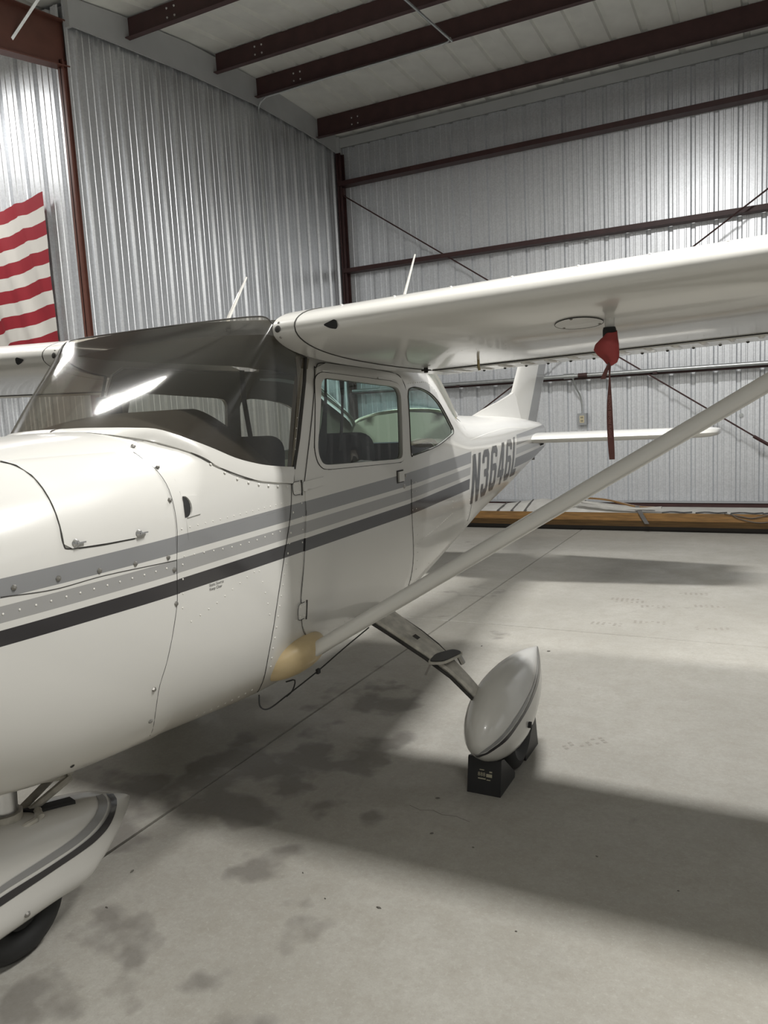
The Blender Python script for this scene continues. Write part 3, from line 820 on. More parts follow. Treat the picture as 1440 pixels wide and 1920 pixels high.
# ---- door: panel with window, frame, handle, hinges (port side detailed, starboard same panels)
DOOR = [(.862,1.445),(1.003,1.855),(1.03,1.895),(1.113,1.916),(1.525,1.900),(1.738,1.886),(1.80,1.862),(1.838,1.80),(1.838,1.625),(1.824,1.466),(1.802,1.2),(1.79,1.037),(1.79,.86),(1.76,.805),(1.70,.785),(1.0,.775),(.934,.781),(.857,.823),(.809,.884),(.795,1.0),(.826,1.144),(.862,1.329)]
WOUT = [(.995,1.855),(1.05,1.876),(1.103,1.874),(1.665,1.848),(1.745,1.836),(1.785,1.80),(1.793,1.76),(1.763,1.50),(1.750,1.462),(1.70,1.457),(1.06,1.481),(1.00,1.487),(.962,1.515),(.944,1.57)]
WGL = [(1.04,1.838),(1.082,1.855),(1.685,1.825),(1.735,1.815),(1.757,1.785),(1.740,1.50),(1.728,1.478),(1.689,1.473),(1.04,1.500),(.998,1.508),(.974,1.54),(.968,1.58)]
RWIN = [(1.858,1.775),(1.868,1.800),(1.89,1.814),(1.96,1.822),(2.073,1.815),(2.18,1.80),(2.267,1.779),(2.37,1.735),(2.458,1.679),(2.54,1.62),(2.588,1.585),(2.585,1.562),(2.546,1.552),(2.27,1.503),(1.93,1.480),(1.882,1.480),(1.852,1.50)]
WOUT = rounded(WOUT, .03, 3); WGL = rounded(WGL, .03, 3)
cab_out = [(.80,1.36),(.80,1.52),(.925,1.935),(.98,1.97),(2.30,1.97),(2.40,1.925),(2.55,1.83),(2.70,1.745),(2.86,1.66),(2.95,1.60),(2.95,1.36)]
for side in (1, -1):
    o = patch(cab_out, [WGL, RWIN], skin(0., side, False), .045, 'cabin_side', MAT['paint'], plane, rim=.012, rimdir=(-side, 0, 0))
    ins = [(p[0], min(p[1], 1.955)) for p in cab_out]
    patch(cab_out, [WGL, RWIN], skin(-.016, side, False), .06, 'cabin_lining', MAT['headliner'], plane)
    d = patch(DOOR, [WGL], skin(.004, side, False), .045, 'door', MAT['paint'], plane, rim=.006, rimdir=(-side, 0, 0))
    patch(WOUT, [WGL], skin(.0075, side, False), .03, 'window_frame', MAT['white'], d, rim=.006, rimdir=(-side, 0, 0))
    patch([(a, c) for a, c in WGL], [], skin(-.004, side, False), .06, 'window_pane', MAT['glass'], d)
    patch(RWIN, [], skin(-.006, side, False), .06, 'side_window', MAT['glass'], plane)
    # window rubber lines
    add_seam(WOUT + WOUT[:1], .0028, .0045, side, False, 170)
    add_seam(RWIN + RWIN[:1], .0030, .0010, side, False, 90)
    add_seam(DOOR[:1] + DOOR[1:9], .0017, .0020, side, False, 60)
    add_seam(DOOR[8:13], .0013, .0020, side, False, 30)
    add_seam(DOOR[14:] + DOOR[:1], .0011, .0020, side, False, 50)
    # handle
    if side == 1:
        f = skin(.004, 1, False)
        p = Vector(f(1.702, 1.388))
        b = MB(); b.box((p.x-.002, p.y-.036, p.z-.031), (p.x+.002, p.y+.036, p.z+.031)); h = b.build('door_handle', MAT['seam'], d)
        b = MB(); b.box((p.x+.001, p.y-.026, p.z-.025), (p.x+.010, p.y+.030, p.z+.025)); b.build('handle_flap', MAT['white'], h)
        p = Vector(f(1.765, 1.385)); b = MB(); b.dome(p, (1,0,0), .009, .005, 8); b.build('lock', MAT['screw'], d)
        p = Vector(f(1.745, 1.335)); b = MB(); b.dome(p, (1,0,0), .013, .004, 8); b.build('lock', MAT['screw'], d)
        # small rain clips above the window
        for y, z in ((1.09,1.882),(1.57,1.862)):
            p = Vector(f(y, z)); b = MB(); b.box((p.x, p.y-.03, p.z-.004), (p.x+.006, p.y+.03, p.z+.002)); b.build('window_clip', MAT['white'], d)
        # hinges
        for (y, z, L, hh) in ((.80,1.430,.24,.026),(.795,.945,.05,.034)):
            f2 = skin(.005, 1, False)
            pl = rounded([(y-.022, z-hh), (y+.035, z-hh), (y+.035, z+hh), (y-.022, z+hh)], .018)
            hg = patch(pl, [], f2, .03, 'hinge', MAT['white'], plane, rim=.005)
            add_seam([(y+.035, z-hh*1.2), (y+.036, z+hh*1.1)], .0034, .0052, 1, False, 4)
            add_seam([(y+.02, z-hh), (y-.021, z-hh*.8), (y-.022, z+hh*.8), (y+.02, z+hh)], .0012, .0055, 1, False, 20)
            if L > .1:
                pl = rounded([(y+.042, z-.018), (y+L-.03, z-.006), (y+L-.03, z+.026), (y+.042, z+.020)], .012)
                patch(pl, [], skin(.0085, 1, False), .03, 'hinge_arm', MAT['white'], hg, rim=.007)
            for dy in (-.008, .02):
                for dz in (-.6, .6):
                    b = MB(); b.dome(f2(y+dy, z+dz*hh), (1,0,0), .005, .003, 6); b.build('hinge_screw', MAT['rivet'], hg)

# ---- seams of the skin
SEAM1 = [(.785,1.50),(.757,1.344),(.714,1.228),(.67,1.114),(.627,.98),(.600,.821),(.625,.70),(.66,.645)]
add_seam(SEAM1, .0015, .0006)
CSEAM = [(.123,1.616),(.132,1.584),(.144,1.554),(.151,1.503),(.149,1.429),(.145,1.362),(.131,1.264),(.122,1.164),(.102,1.083),(.068,.972),(.042,.893),(.048,.80),(.08,.71)]
add_seam(CSEAM, .0009, .0036, 1, True)
add_seam([(-.43,1.2935),(-.289,1.282),(-.125,1.287),(.132,1.280)], .0013, .0036, 1, True)
add_seam([(1.84,1.36),(1.83,1.15),(1.85,.95),(1.86,.80)], .0011, .0004)
add_seam([(2.98,1.40),(2.97,1.2),(2.93,.98)], .0010, .0004)
add_seam([(.786,1.448),(.60,1.478),(.50,1.502),(.41,1.542),(.33,1.600)], .0014, .0035, 1, True)
stuff(SEAMS.build('panel_seam', MAT['seam'], plane))

# ---- rivets and screws
RV = MB(); random.seed(3)
def riv(y, z, r=.0034, h=.0018, off=.0, deck=None, mb=RV):
    f = skin(off, 1, deck); p = Vector(f(y, z)); q = Vector(f(y, z+.004)); n_ = Vector((1, 0, -(q.x-p.x)/max(1e-4, q.z-p.z)))
    mb.dome(p, n_, r, h, 6)
def row(pts, step, **k):
    P = crom([(a, c, 0) for a, c in pts], 200); acc = 0; riv(P[0][0], P[0][1], **k)
    for i in range(1, 200):
        acc += np.linalg.norm(P[i]-P[i-1])
        if acc >= step: riv(P[i][0], P[i][1], **k); acc = 0
row([(.17,1.372),(.45,1.378),(.74,1.384)], .034)
row([(.17,1.285),(.45,1.272),(.70,1.282)], .045)
row([(-.43,1.250),(-.2,1.256),(.10,1.263)], .042, off=.0035, deck=True)
row([(.18,1.07),(.30,1.10),(.44,1.145),(.52,1.165)], .042)
row([(.16,1.26),(.15,1.16),(.135,1.08),(.10,.97),(.075,.89),(.08,.80)], .045)
row([(.54,1.16),(.575,1.05),(.60,.95)], .045)
row([(.30,.69),(.42,.685),(.52,.685),(.60,.69)], .034, r=.005)
row([(.775,1.34),(.735,1.225),(.69,1.11),(.648,.98),(.625,.84),(.64,.74)], .038, r=.0046)
row([(.80,1.50),(.835,1.66),(.90,1.86)], .04)
row([(.84,1.42),(.83,1.25),(.80,1.12),(.775,1.0),(.765,.87)], .05)
row([(.90,.795),(1.2,.80),(1.5,.80),(1.75,.81)], .045, off=.004, deck=False)
row([(1.85,1.34),(1.84,1.15),(1.86,.95),(1.87,.82)], .045)
row([(1.90,1.34),(1.89,1.15),(1.91,.95),(1.92,.84)], .045)
row([(1.94,1.03),(2.2,1.05),(2.5,1.09)], .03)
row([(1.90,.80),(2.1,.82),(2.4,.87),(2.7,.92)], .028)
row([(2.52,1.16),(2.50,1.02),(2.46,.92)], .035)
row([(2.9,1.12),(2.88,1.0),(2.84,.93)], .03)
row([(.80,1.435),(.62,1.46),(.50,1.488),(.42,1.525),(.34,1.585)], .055, r=.0052, off=.004, deck=True)
row([(1.88,1.84),(2.2,1.85),(2.35,1.80)], .035, deck=False)
row([(3.0,1.50),(3.6,1.52),(4.3,1.53),(5.0,1.50)], .03, r=.003)
stuff(RV.build('rivets', MAT['rivet'], plane))
for y, z in ((-.394,1.31),(-.273,1.308),(-.148,1.304),(-.027,1.30),(.098,1.295),(.119,1.252),(.14,1.466),(.157,1.568),(.152,1.634),(.115,1.145),(.022,.897),(.036,.784)):
    b = MB(); riv(y, z, .0085, .006, .0035, True, b); b.build('cowl_screw', MAT['screw'], cowl)
b = MB(); riv(-.20, .73, .008, .004, .0035, True, b); b.build('drain_hole', MAT['seam'], cowl)
# scooped vent just behind the cowl
pl = [(.190,1.405),(.197,1.470)] + [(.197+.024*math.sin(a), 1.4375+.0325*math.cos(a)) for a in np.linspace(.25, math.pi-.25, 8)]
v = patch(pl, [], skin(.002, 1, True), .02, 'vent_hole', MAT['black'], plane)
pl2 = [(.199+.026*math.sin(a), 1.4375+.034*math.cos(a)) for a in np.linspace(0, math.pi, 10)] + [(.26+.0*a, 1.4375+.03*math.cos(a)) for a in np.linspace(math.pi, 0, 6)]
patch(pl2, [], skin(.004, 1, True), .02, 'vent_scoop', MAT['white'], v, rim=.004)

# small two-line placard under the black stripe
def text_patch(s, size, fn, name, mat, parent, cu=(0, 0), spacing=1.0, ital=0.0):
    c = bpy.data.curves.new(name, 'FONT'); c.body = s; c.size = size; c.space_character = spacing; c.shear = ital; c.resolution_u = 2
    o = bpy.data.objects.new(name, c); COL.objects.link(o)
    dg = bpy.context.evaluated_depsgraph_get(); me = bpy.data.meshes.new_from_object(o.evaluated_get(dg))
    bpy.data.objects.remove(o); bpy.data.curves.remove(c)
    V = [fn(p.co.x+cu[0], p.co.y+cu[1]) for p in me.vertices]; F = [list(p.vertices) for p in me.polygons]
    bpy.data.meshes.remove(me)
    return mesh_obj(name, V, F, mat, parent)
pf = lambda u, v: skin(.0012, 1, True)(u, v)
stuff(text_patch('Static Source\nKeep Clear', .0135, pf, 'placard_lettering', MAT['seam'], plane, (.272, 1.163)))

# registration on the tail
t_, W_ = .185, .62
GL = {
 'N': ([(0,0),(t_,0),(t_,.60),(W_-t_,0),(W_,0),(W_,1),(W_-t_,1),(W_-t_,.40),(t_,1),(0,1)], []),
 '3': ([(0,.12),(.12,0),(W_-.12,0),(W_,.12),(W_,.43),(W_-.07,.5),(W_,.57),(W_,.88),(W_-.12,1),(.12,1),(0,.88),(0,.72),(t_,.72),(t_,.84),(W_-t_,.84),(W_-t_,.58),(.2,.58),(.2,.42),(W_-t_,.42),(W_-t_,.16),(t_,.16),(t_,.28),(0,.28)], []),
 '6': ([(0,.12),(.12,0),(W_-.12,0),(W_,.12),(W_,.48),(W_-.12,.60),(t_,.60),(t_,.84),(W_-t_,.84),(W_-t_,.74),(W_,.74),(W_,.88),(W_-.12,1),(.12,1),(0,.88)], [[(t_,.16),(W_-t_,.16),(W_-t_,.45),(t_,.45)]]),
 '4': ([(W_-.09-t_,0),(W_-.09,0),(W_-.09,.2),(W_,.2),(W_,.36),(W_-.09,.36),(W_-.09,1),(W_-.15-t_,1),(0,.36),(0,.2),(W_-.09-t_,.2)], [[(.17,.36),(W_-.09-t_,.36),(W_-.09-t_,.74)]]),
 'L': ([(0,0),(W_,0),(W_,.17),(t_,.17),(t_,1),(0,1)], []),
}
Hh = .300
for i, ch in enumerate('N3646L'):
    out, holes = GL[ch]
    y0 = 2.905 + .262*i
    def mp(u, v, y0=y0):
        return (y0 + u*Hh*1.08 + v*.095, 1.093 + .036*(y0-2.905) + v*(Hh+.012))
    o2 = [mp(u, v) for u, v in out]; h2 = [[mp(u, v) for u, v in h] for h in holes]
    patch(o2, h2, skin(.0018, 1, False), .04, 'registration_letter', MAT['regis'], plane)

# ---- windshield
TOP = [(0,.715,2.082),(.13,.715,2.082),(.26,.715,2.081),(.38,.712,2.079),(.46,.710,2.076),(.52,.705,2.068),(.553,.70,2.042),(.564,.72,2.003),(.561,.78,1.968),(.553,.85,1.945),(.541,.925,1.930)]
nb_ = 37
Bc = crom(BASE, nb_); Tc = crom(TOP, nb_)
full_B = [np.array((-p[0], p[1], p[2])) for p in Bc[:0:-1]] + Bc
full_T = [np.array((-p[0], p[1], p[2])) for p in Tc[:0:-1]] + Tc
b = MB(); R_ = []
for k in range(13):
    q = k/12; ring = []
    for i in range(len(full_B)):
        p = full_B[i]*(1-q)+full_T[i]*q
        sx = abs(i-(nb_-1))/(nb_-1)
        bul = .018*4*q*(1-q)*(1-sx**4)
        nx = math.copysign(min(1, sx*1.1), i-(nb_-1)); n_ = np.array((nx*.8, -.75*(1-sx*.7), .55*(1-sx*.5)))
        ring.append(tuple(p+n_/np.linalg.norm(n_)*bul))
    R_.append(ring)
b.loft(R_, closed=False, caps=False)
b.build('windshield', MAT['windshield'], plane, True, angle=math.radians(80))
# white retaining strip round the windshield base
FLG = [(0,.155,1.690),(.1,.157,1.688),(.2,.165,1.681),(.293,.185,1.667),(.376,.245,1.643),(.447,.329,1.602),(.48,.37,1.575),(.504,.41,1.542),(.53,.55,1.488),(.537,.66,1.466),(.541,.782,1.449)]
Fc = crom(FLG, nb_)
b = MB()
def lift(p, d, s): return (s*(p[0]+d), p[1]-d*.5, p[2]+d*.6)
Mid = [(f_*.5+b_*.5) for f_, b_ in zip(Fc, Bc)]
for s in (1, -1):
    b.loft([[lift(p, .006, s) for p in Bc], [lift(p, .010, s) for p in Mid], [lift(p, .005, s) for p in Fc], [lift(p, -.002, s) for p in Fc]], closed=False, caps=False)
b.build('windshield_strip', MAT['white'], plane, True, weld=1e-4)
# dark rubber between the glass and the door posts, and the centre notch
b = MB()
for s in (1, -1):
    b.tube([(s*(p[0]+.001), p[1], p[2]) for p in [np.array((.538,.80,1.505)), np.array((.545,.835,1.62)), np.array((.548,.868,1.74)), np.array((.547,.90,1.84)), np.array((.541,.927,1.931))]], .007, 6)
b.tube([(p[0], p[1]+.004, p[2]) for p in full_T], .003, 6)
stuff(b.build('windshield_gasket', MAT['seam'], plane))
for s in (1, -1):
    b = MB(); b.loft([[(s*(.522), y, z), (s*.522, y+.05, z), (s*.500, y+.05, z), (s*.500, y, z)] for y, z in ((.80,1.45),(.815,1.52),(.86,1.70),(.90,1.84),(.935,1.93))]); b.build('door_post', MAT['headliner'], plane)

# ---- cabin roof and rear window
b = MB()
def roof_pt(x, y): return (x, y, 2.082 - .022*(x/.5)**2 - max(0, y-1.8)**2*.25)
b.loft([[roof_pt(x, y) for x in np.linspace(-.56, .56, 15)] for y in np.linspace(.712, 2.30, 14)], closed=False, caps=False)
b.build('cabin_roof', MAT['white'], plane, True)
b = MB()
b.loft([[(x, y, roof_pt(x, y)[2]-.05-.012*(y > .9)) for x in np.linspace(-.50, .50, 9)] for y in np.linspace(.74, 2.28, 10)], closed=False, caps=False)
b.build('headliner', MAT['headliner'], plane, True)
rw_t = [(-.425,2.32,1.975),(-.39,2.31,2.0),(-.2,2.30,2.02),(0,2.30,2.025),(.2,2.30,2.02),(.39,2.31,2.0),(.425,2.32,1.975)]
rw_b = [(-.37,2.88,1.640),(-.33,2.92,1.668),(-.2,2.95,1.698),(0,2.96,1.712),(.2,2.95,1.698),(.33,2.92,1.668),(.37,2.88,1.640)]
A_, B_ = crom(rw_t, 25), crom(rw_b, 25)
b = MB(); b.loft([[tuple(p*(1-q)+r*q+np.array((0,.0,.03*4*q*(1-q)))) for p, r in zip(A_, B_)] for q in np.linspace(0, 1, 9)], closed=False, caps=False)
b.build('rear_window', MAT['glassrear'], plane, True)
b = MB(); b.tube([tuple(p) for p in B_], .010, 6); b.tube([tuple(p) for p in A_], .010, 6); stuff(b.build('rear_window_bead', MAT['liner'], plane, True))
for s in (1, -1):   # corner pillars between side and rear window
    b = MB(); R_ = []
    for q in np.linspace(0, 1, 12):
        g = A_[-1]*(1-q)+B_[-1]*q+np.array((0, .0, .03*4*q*(1-q)))
        y = 2.28+.60*q; z = np.interp(y, [2.28,2.40,2.55,2.70,2.86,2.95], [1.975,1.925,1.83,1.745,1.66,1.60])
        x0 = BX(y, min(z, 1.955), False)
        m = np.array((max(x0, g[0])*.5+min(x0, g[0])*.5+.012, (y+g[1])/2+.010, (z+g[2])/2+.028))
        R_.append([(s*(g[0]-.02), g[1], g[2]-.004), (s*(g[0]+.012), g[1]+.006, g[2]+.010), (s*m[0], m[1], m[2]), (s*(x0+.002), y-.004, z+.006), (s*(x0-.004), y-.03, z-.03)])
    b.loft(R_, closed=False, caps=False); b.build('rear_pillar', MAT['white'], plane, True, angle=math.radians(80))
# shoulder skin between cabin sides and the tail deck, and wing-root corner fillet
b = MB()
for s in (1, -1):
    R_ = []
    for q in np.linspace(0, 1, 10):
        y = 2.0+q*.45; w = .09*(1-q)**1.5+.004
        z0 = 1.955-.06*q**2
        x0 = BX(y, min(z0, 1.95), False)
        R_.append([(s*(x0-.01), y, z0-.035), (s*(x0+w*.35), y, z0-.012), (s*(x0+w), y, z0+.006+.01*q), (s*(x0-.01), y, z0+.03)])
    b.loft(R_)
stuff(b.build('root_fillet', MAT['white'], plane, True))

# ---- cabin interior
b = MB(); R_ = []
for q in np.linspace(0, 1, 9):
    ring = []
    for i in range(len(full_B)):
        p = full_B[i]; xx = p[0]*(.965-.03*q); 
        yb = p[1]+.012; y = yb+(max(.82, yb)-yb)*q
        ztop = 1.757-.95*max(0, xx-.05)**1.4-.8*max(0, -xx-.40)**1.4
        z = (p[2]-.012)*(1-q)+max(min(ztop, 1.76), 1.49)*q+.02*4*q*(1-q)*(abs(xx) < .45)
        ring.append((xx, y, z))
    R_.append(ring)
R_.append([(x, y+.01, 1.0) for x, y, z in R_[-1]])
b.loft(R_, closed=False, caps=False); b.build('instrument_panel', MAT['dash_hullshade'], plane, True)
b = MB(); b.loft([[(x, .735, 1.735), (x, .775, 1.735), (x, .775, 1.832), (x, .737, 1.828)] for x in (-.412, -.400, -.313, -.302)]); b.build('dash_box', MAT['blackplastic'], plane)
for x in (.27, -.27):
    b = MB(); b.tube([(x, .80, 1.36), (x, 1.02, 1.40)], .012, 8); y_ = b.build('control_yoke', MAT['blackplastic'], plane)
    b = MB(); b.tube(crom([(x-.14, 1.03, 1.50), (x-.15, 1.03, 1.42), (x-.08, 1.03, 1.385), (x, 1.02, 1.40), (x+.08, 1.03, 1.385), (x+.15, 1.03, 1.42), (x+.14, 1.03, 1.50)], 20), .015, 7); b.build('wheel', MAT['blackplastic'], y_, True)
def seat_back(x0, x1, y, z0, z1, rake, name):
    pl = rounded([(x0, z0), (x1, z0), (x1-.01, z1), (x0+.01, z1)], .09, 6)
    fr = patch(pl, [], lambda u, v: (u, y+(v-z0)*rake-.045*(1-((u-(x0+x1)/2)/((x1-x0)/2))**4)*.6, v), .06, name, MAT['seat'], plane, rim=.12, rimdir=(0, 1, 0))
    return fr
for xc in (-.255, .265):
    sb = seat_back(xc-.21, xc+.215, 1.42, .98, 1.615, .10, 'seat_back')
    b = MB(); b.loft([[(xc-.21, y, .86), (xc+.21, y, .86), (xc+.21, y, z), (xc+.17, y, z+.03), (xc-.17, y, z+.03), (xc-.21, y, z)] for y, z in ((.98,.97),(1.02,1.0),(1.40,.96))]); b.build('seat_cushion', MAT['seat'], plane)
    b = MB(); b.loft([[(xc-.12+dx, y, z), (xc-.12+dx+.045, y, z), (xc-.12+dx+.045, y+.004, z), (xc-.12+dx, y+.004, z)] for dx, y, z in ((0,1.53,1.63),(.0,1.44,1.60),(.08,1.37,1.3),(.2,1.34,1.02))]); b.build('seat_belt', MAT['belt'], sb)
seat_back(-.47, .47, 2.18, .98, 1.53, .12, 'rear_seat_back')
b = MB(); b.loft([[(-.47, y, .86), (.47, y, .86), (.47, y, .99), (-.47, y, .99)] for y in (1.75, 2.16)]); b.build('rear_seat_cushion', MAT['seat'], plane)
# hanging shoulder belts
for xx, prof in ((.42, ((1.265,.012,1.95),(1.262,.014,1.86),(1.245,.022,1.76),(1.215,.040,1.67),(1.17,.075,1.58),(1.13,.09,1.50))),
                 (.42, ((1.375,.055,1.95),(1.385,.045,1.87),(1.395,.020,1.78),(1.385,.018,1.70),(1.365,.022,1.62),(1.34,.03,1.54))),
                 (-.42, ((1.755,.040,1.97),(1.755,.040,1.80),(1.775,.040,1.68),(1.795,.042,1.55)))):
    b = MB(); b.loft([[(xx, y, z), (xx, y+w, z), (xx-.003, y+w, z), (xx-.003, y, z)] for y, w, z in prof]); b.build('shoulder_belt', MAT['belt'], plane)
# baggage bulkhead, beige
pl = [(-.27,.93),(.27,.93),(.36,1.02),(.41,1.15),(.42,1.40),(.405,1.55),(.36,1.64),(.2,1.685),(0,1.70),(-.2,1.685),(-.36,1.64),(-.405,1.55),(-.42,1.40),(-.41,1.15),(-.36,1.02)]
patch(pl, [], lambda u, v: (u, 2.86+.02*v, v), .08, 'baggage_bulkhead', MAT['liner'], plane)
b = MB(); b.add([(-.40,.82,.80),(.40,.82,.80),(.27,2.84,.93),(-.27,2.84,.93)], [(0,1,2,3)]); b.build('cabin_floor', MAT['seat'], plane)
for s in (1, -1):
    b = MB(); b.loft([[(s*(BX(y, z, False)-.03), y, z) for y in np.linspace(.84, 2.86, 22)] for z in (.98, 1.1, 1.2, 1.3, 1.45)], closed=False, caps=False); b.build('side_panel', MAT['liner'], plane, True)
b = MB(); b.tube(crom([(.45,2.02,1.53),(.44,2.2,1.535),(.43,2.36,1.53),(.42,2.45,1.50)], 12), .012, 8); b.build('hand_grip', MAT['ivory'], plane, True)
b = MB(); b.tube([(.50,1.30,1.475),(.48,1.42,1.485),(.50,1.50,1.475)], .008, 6); b.build('inside_handle', MAT['steel'], plane, True)

# ---- wings
def naca(c, up):
    m_, p_, th = .02, .4, .12
    yt = 5*th*(.2969*math.sqrt(max(c,0))-.126*c-.3516*c*c+.2843*c**3-.1036*c**4)
    yc = m_/p_**2*(2*p_*c-c*c) if c < p_ else m_/(1-p_)**2*((1-2*p_)+2*p_*c-c*c)
    return yc+yt if up else yc-yt
def wst(x):
    """leading edge y,z and trailing edge y,z at span station x"""
    a = max(0, (x-2.75)/2.65) if x > 2.75 else 0
    yl = .69+.07*a; zl = 2.017+.030*(x-.55); yt = 2.30-.43*a; zt = 1.890+.029*(x-.54)+.035*a
    return yl, zl, yt, zt
def wpt(x, c, up, s=1, ex=0.):
    yl, zl, yt, zt = wst(x); L = yt-yl
    return (s*x, yl+c*L, zl+(zt-zl)*c+naca(c, up)*L+(ex if up else -ex))
CH = [0,.003,.01,.02,.035,.055,.08,.11,.15,.2,.26,.33,.41,.5,.6,.68,.735]
def wing_ring(x, s, ex=0., ch=CH, cove=True):
    up = [wpt(x, c, True, s, ex) for c in ch[::-1]]; lo = [wpt(x, c, False, s, ex) for c in ch[1:]]
    return up+lo
for s in (1, -1):
    b = MB()
    st = [.66,.9,1.3,1.7,2.1,2.5,2.75,3.4,4.2,5.0,5.30]
    R_ = [wing_ring(x, s) for x in st]
    yl, zl, yt, zt = wst(5.3)
    for dx, k in ((.10,.75),(.16,.40),(.18,.05)):
        R_.append([(s*(5.3+dx), y+(yl+.45-y)*(1-k)*.25, 2.075+(z-2.075)*k) for _, y, z in R_[10]])
    b.loft(R_); w = b.build('wing', MAT['white'], plane, True)
    # root fairing
    b = MB(); b.loft([wing_ring(x, s, .0025, CH+[.83,.92,.995]) for x in (.562,.59,.62,.655)]); rf = b.build('wing_root_fairing', MAT['white'], plane, True)
    b = MB(); b.tube([wpt(.658, c, True, s, .0012) for c in CH[::-1]]+[wpt(.658, c, False, s, .0012) for c in CH[1:]], .0022, 5); b.build('fairing_seam', MAT['seam'], rf)
    for c, up, r in ((.0,True,.013),(.006,True,.006),(.010,False,.006)):
        p = wpt(.585, c, up, s); b = MB(); b.dome((p[0], p[1]-.001, p[2]), (0,-1,.1 if up else -.3), r, .003, 10); b.build('fairing_hole' if r > .01 else 'fairing_screw', MAT['seam'] if r > .01 else MAT['screw'], rf)
    # fresh air inlet in the leading edge: a teardrop-shaped dark opening
    po = [(.775,-.003),(.800,-.018),(.826,-.024),(.834,-.016),(.833,.004),(.822,.010),(.80,.004)]
    def inl(u, v):
        zc_ = wst(u)[1]-.006; q = abs(v)*1.0
        best = None
        c = .0005+abs(v-.008)**2*3.2
        p = wpt(u, c, v > .008, s); return (p[0], p[1]-.0025, zc_+v)
    patch(rounded(po, .01), [], inl, .012, 'air_inlet', MAT['black'], w)
    # flap and aileron with beaded skin
    for nm, xa, xb in (('flap', .665, 2.74), ('aileron', 2.76, 5.22)):
        ch = [.742,.76,.79,.83,.88,.94,.99,1.0]
        b = MB(); b.loft([[wpt(x, c, True, s, -.0004) for c in ch[::-1]]+[wpt(x, c, False, s, .0006) for c in ch] for x in np.linspace(xa, xb, 8)])
        f_ = b.build(nm, MAT['white'], plane, True)
        BD = MB(); n = int((xb-xa-.1)/.115)
        for i in range(n):
            x = xa+.07+i*.115
            P = [wpt(x, c, False, s, .0006) for c in (.80,.815,.86,.91,.96,.975)]
            BD.loft([[(p[0]+s*d*k, p[1], p[2]+.0-(.008*k*(1-(d/.018)**2))) for d in (-.018,-.010,0,.010,.018)] for p, k in zip(P, (.05,.8,1,1,.8,.05))], closed=False, caps=False)
        stuff(BD.build('stiffening_beads', MAT['white'], f_, True))
        DT = MB()
        for i in range(n):
            p = wpt(xa+.125+i*.115, .985, False, s, .001); DT.dome(p, (0,.5,-1), .0085, .005, 6)
        b = MB(); b.tube([wpt(x, .7385, False, s, .0008) for x in (xa, (xa+xb)/2, xb)], .0042, 5); b.build('hinge_gap', MAT['seam'], f_)
        b = MB(); b.tube([wpt(x, .795, False, s, .0004) for x in np.linspace(xa, xb, 8)], .0030, 5); b.build('skin_lap', MAT['white'], f_)
        stuff(DT.build('fasteners', MAT['seam'], f_))
    # strut
    lo = Vector((s*.545, .875, .772)); hi = Vector((s*2.66, 1.17, 2.030)); d = (hi-lo).normalized()
    chd = Vector((0,1,0)); chd = (chd-d*chd.dot(d)).normalized(); thv = d.cross(chd).normalized()
    b = MB(); R_ = []
    for q in np.linspace(0, 1, 9):
        p = lo.lerp(hi, q); R_.append([tuple(p+chd*(.064*math.cos(a)+.008*math.cos(2*a))+thv*.028*math.sin(a)*(1-.25*math.cos(a))) for a in np.linspace(0, 2*math.pi, 21)[:-1]])
    b.loft(R_); st_ = b.build('wing_strut', MAT['white'], plane, True)
    # tan fairing at the foot of the strut
    b = MB(); R_ = []
    for k in range(11):
        ph = k/10*math.pi*.5
        R_.append([(s*(.435+.125*math.sin(ph)+.05*math.sin(a)*math.cos(ph)), .825+.168*math.copysign(abs(math.cos(a))**.8, math.cos(a))*max(.02, math.cos(ph))**.8, .748+(.088*math.copysign(abs(math.sin(a))**.8, math.sin(a))+.006*math.cos(a))*max(.02, math.cos(ph))**.8) for a in np.linspace(0, 2*math.pi, 25)[:-1]])
    b.loft(R_); cf = b.build('strut_fairing', MAT['tan'], plane, True)
    # antenna rods
    b = MB()
    if s == 1: b.tube([(.13,.985,2.07),(.13,.99,2.125),(.13,1.137,2.312)], [.011,.008,.004], 8)
    else: b.tube([(.58,1.64,2.09),(.60,1.70,2.20),(.62,1.83,2.447)], [.010,.008,.004], 8)
    an = b.build('antenna_rod', MAT['white'], plane, True)
    b = MB(); q = (.13,.985,2.083) if s == 1 else (.58,1.64,2.11); b.dome(q, (0,0,1), .022, .022, 10); b.build('antenna_base', MAT['black'], an, True)
# inspection plate, pitot mount, drain under the port wing
yl_, zl_, yt_, zt_ = wst(1.6)
def under(x, y, ex=0.):
    yl, zl, yt, zt = wst(x); return wpt(x, (y-yl)/(yt-yl), False, 1, ex)
pl = [(1.60+.078*math.cos(a), .955+.085*math.sin(a)) for a in np.linspace(0, 2*math.pi, 29)[:-1]]
ip = patch(pl, [], lambda u, v: under(u, v, .003), .04, 'inspection_plate', MAT['white'], plane)
b = MB(); b.tube([under(u, v, .003) for u, v in pl+pl[:1]], .0009, 5); b.build('plate_rim', MAT['seam'], ip)
for a in (.6, 2.6, 4.6):
    b = MB(); b.dome(under(1.60+.07*math.cos(a), .955+.076*math.sin(a), .003), (0,0,-1), .006, .004, 6); b.build('plate_screw', MAT['screw'], ip)
pt = under(1.70, .95)
b = MB(); b.tube([(pt[0], pt[1], pt[2]+.01), (pt[0], pt[1], pt[2]-.035)], .0165, 12); b.tube([(pt[0], pt[1], pt[2]-.030), (pt[0]+.001, pt[1]-.01, pt[2]-.050)], .012, 10); stuff(b.build('pitot_mount', MAT['white'], plane, True))
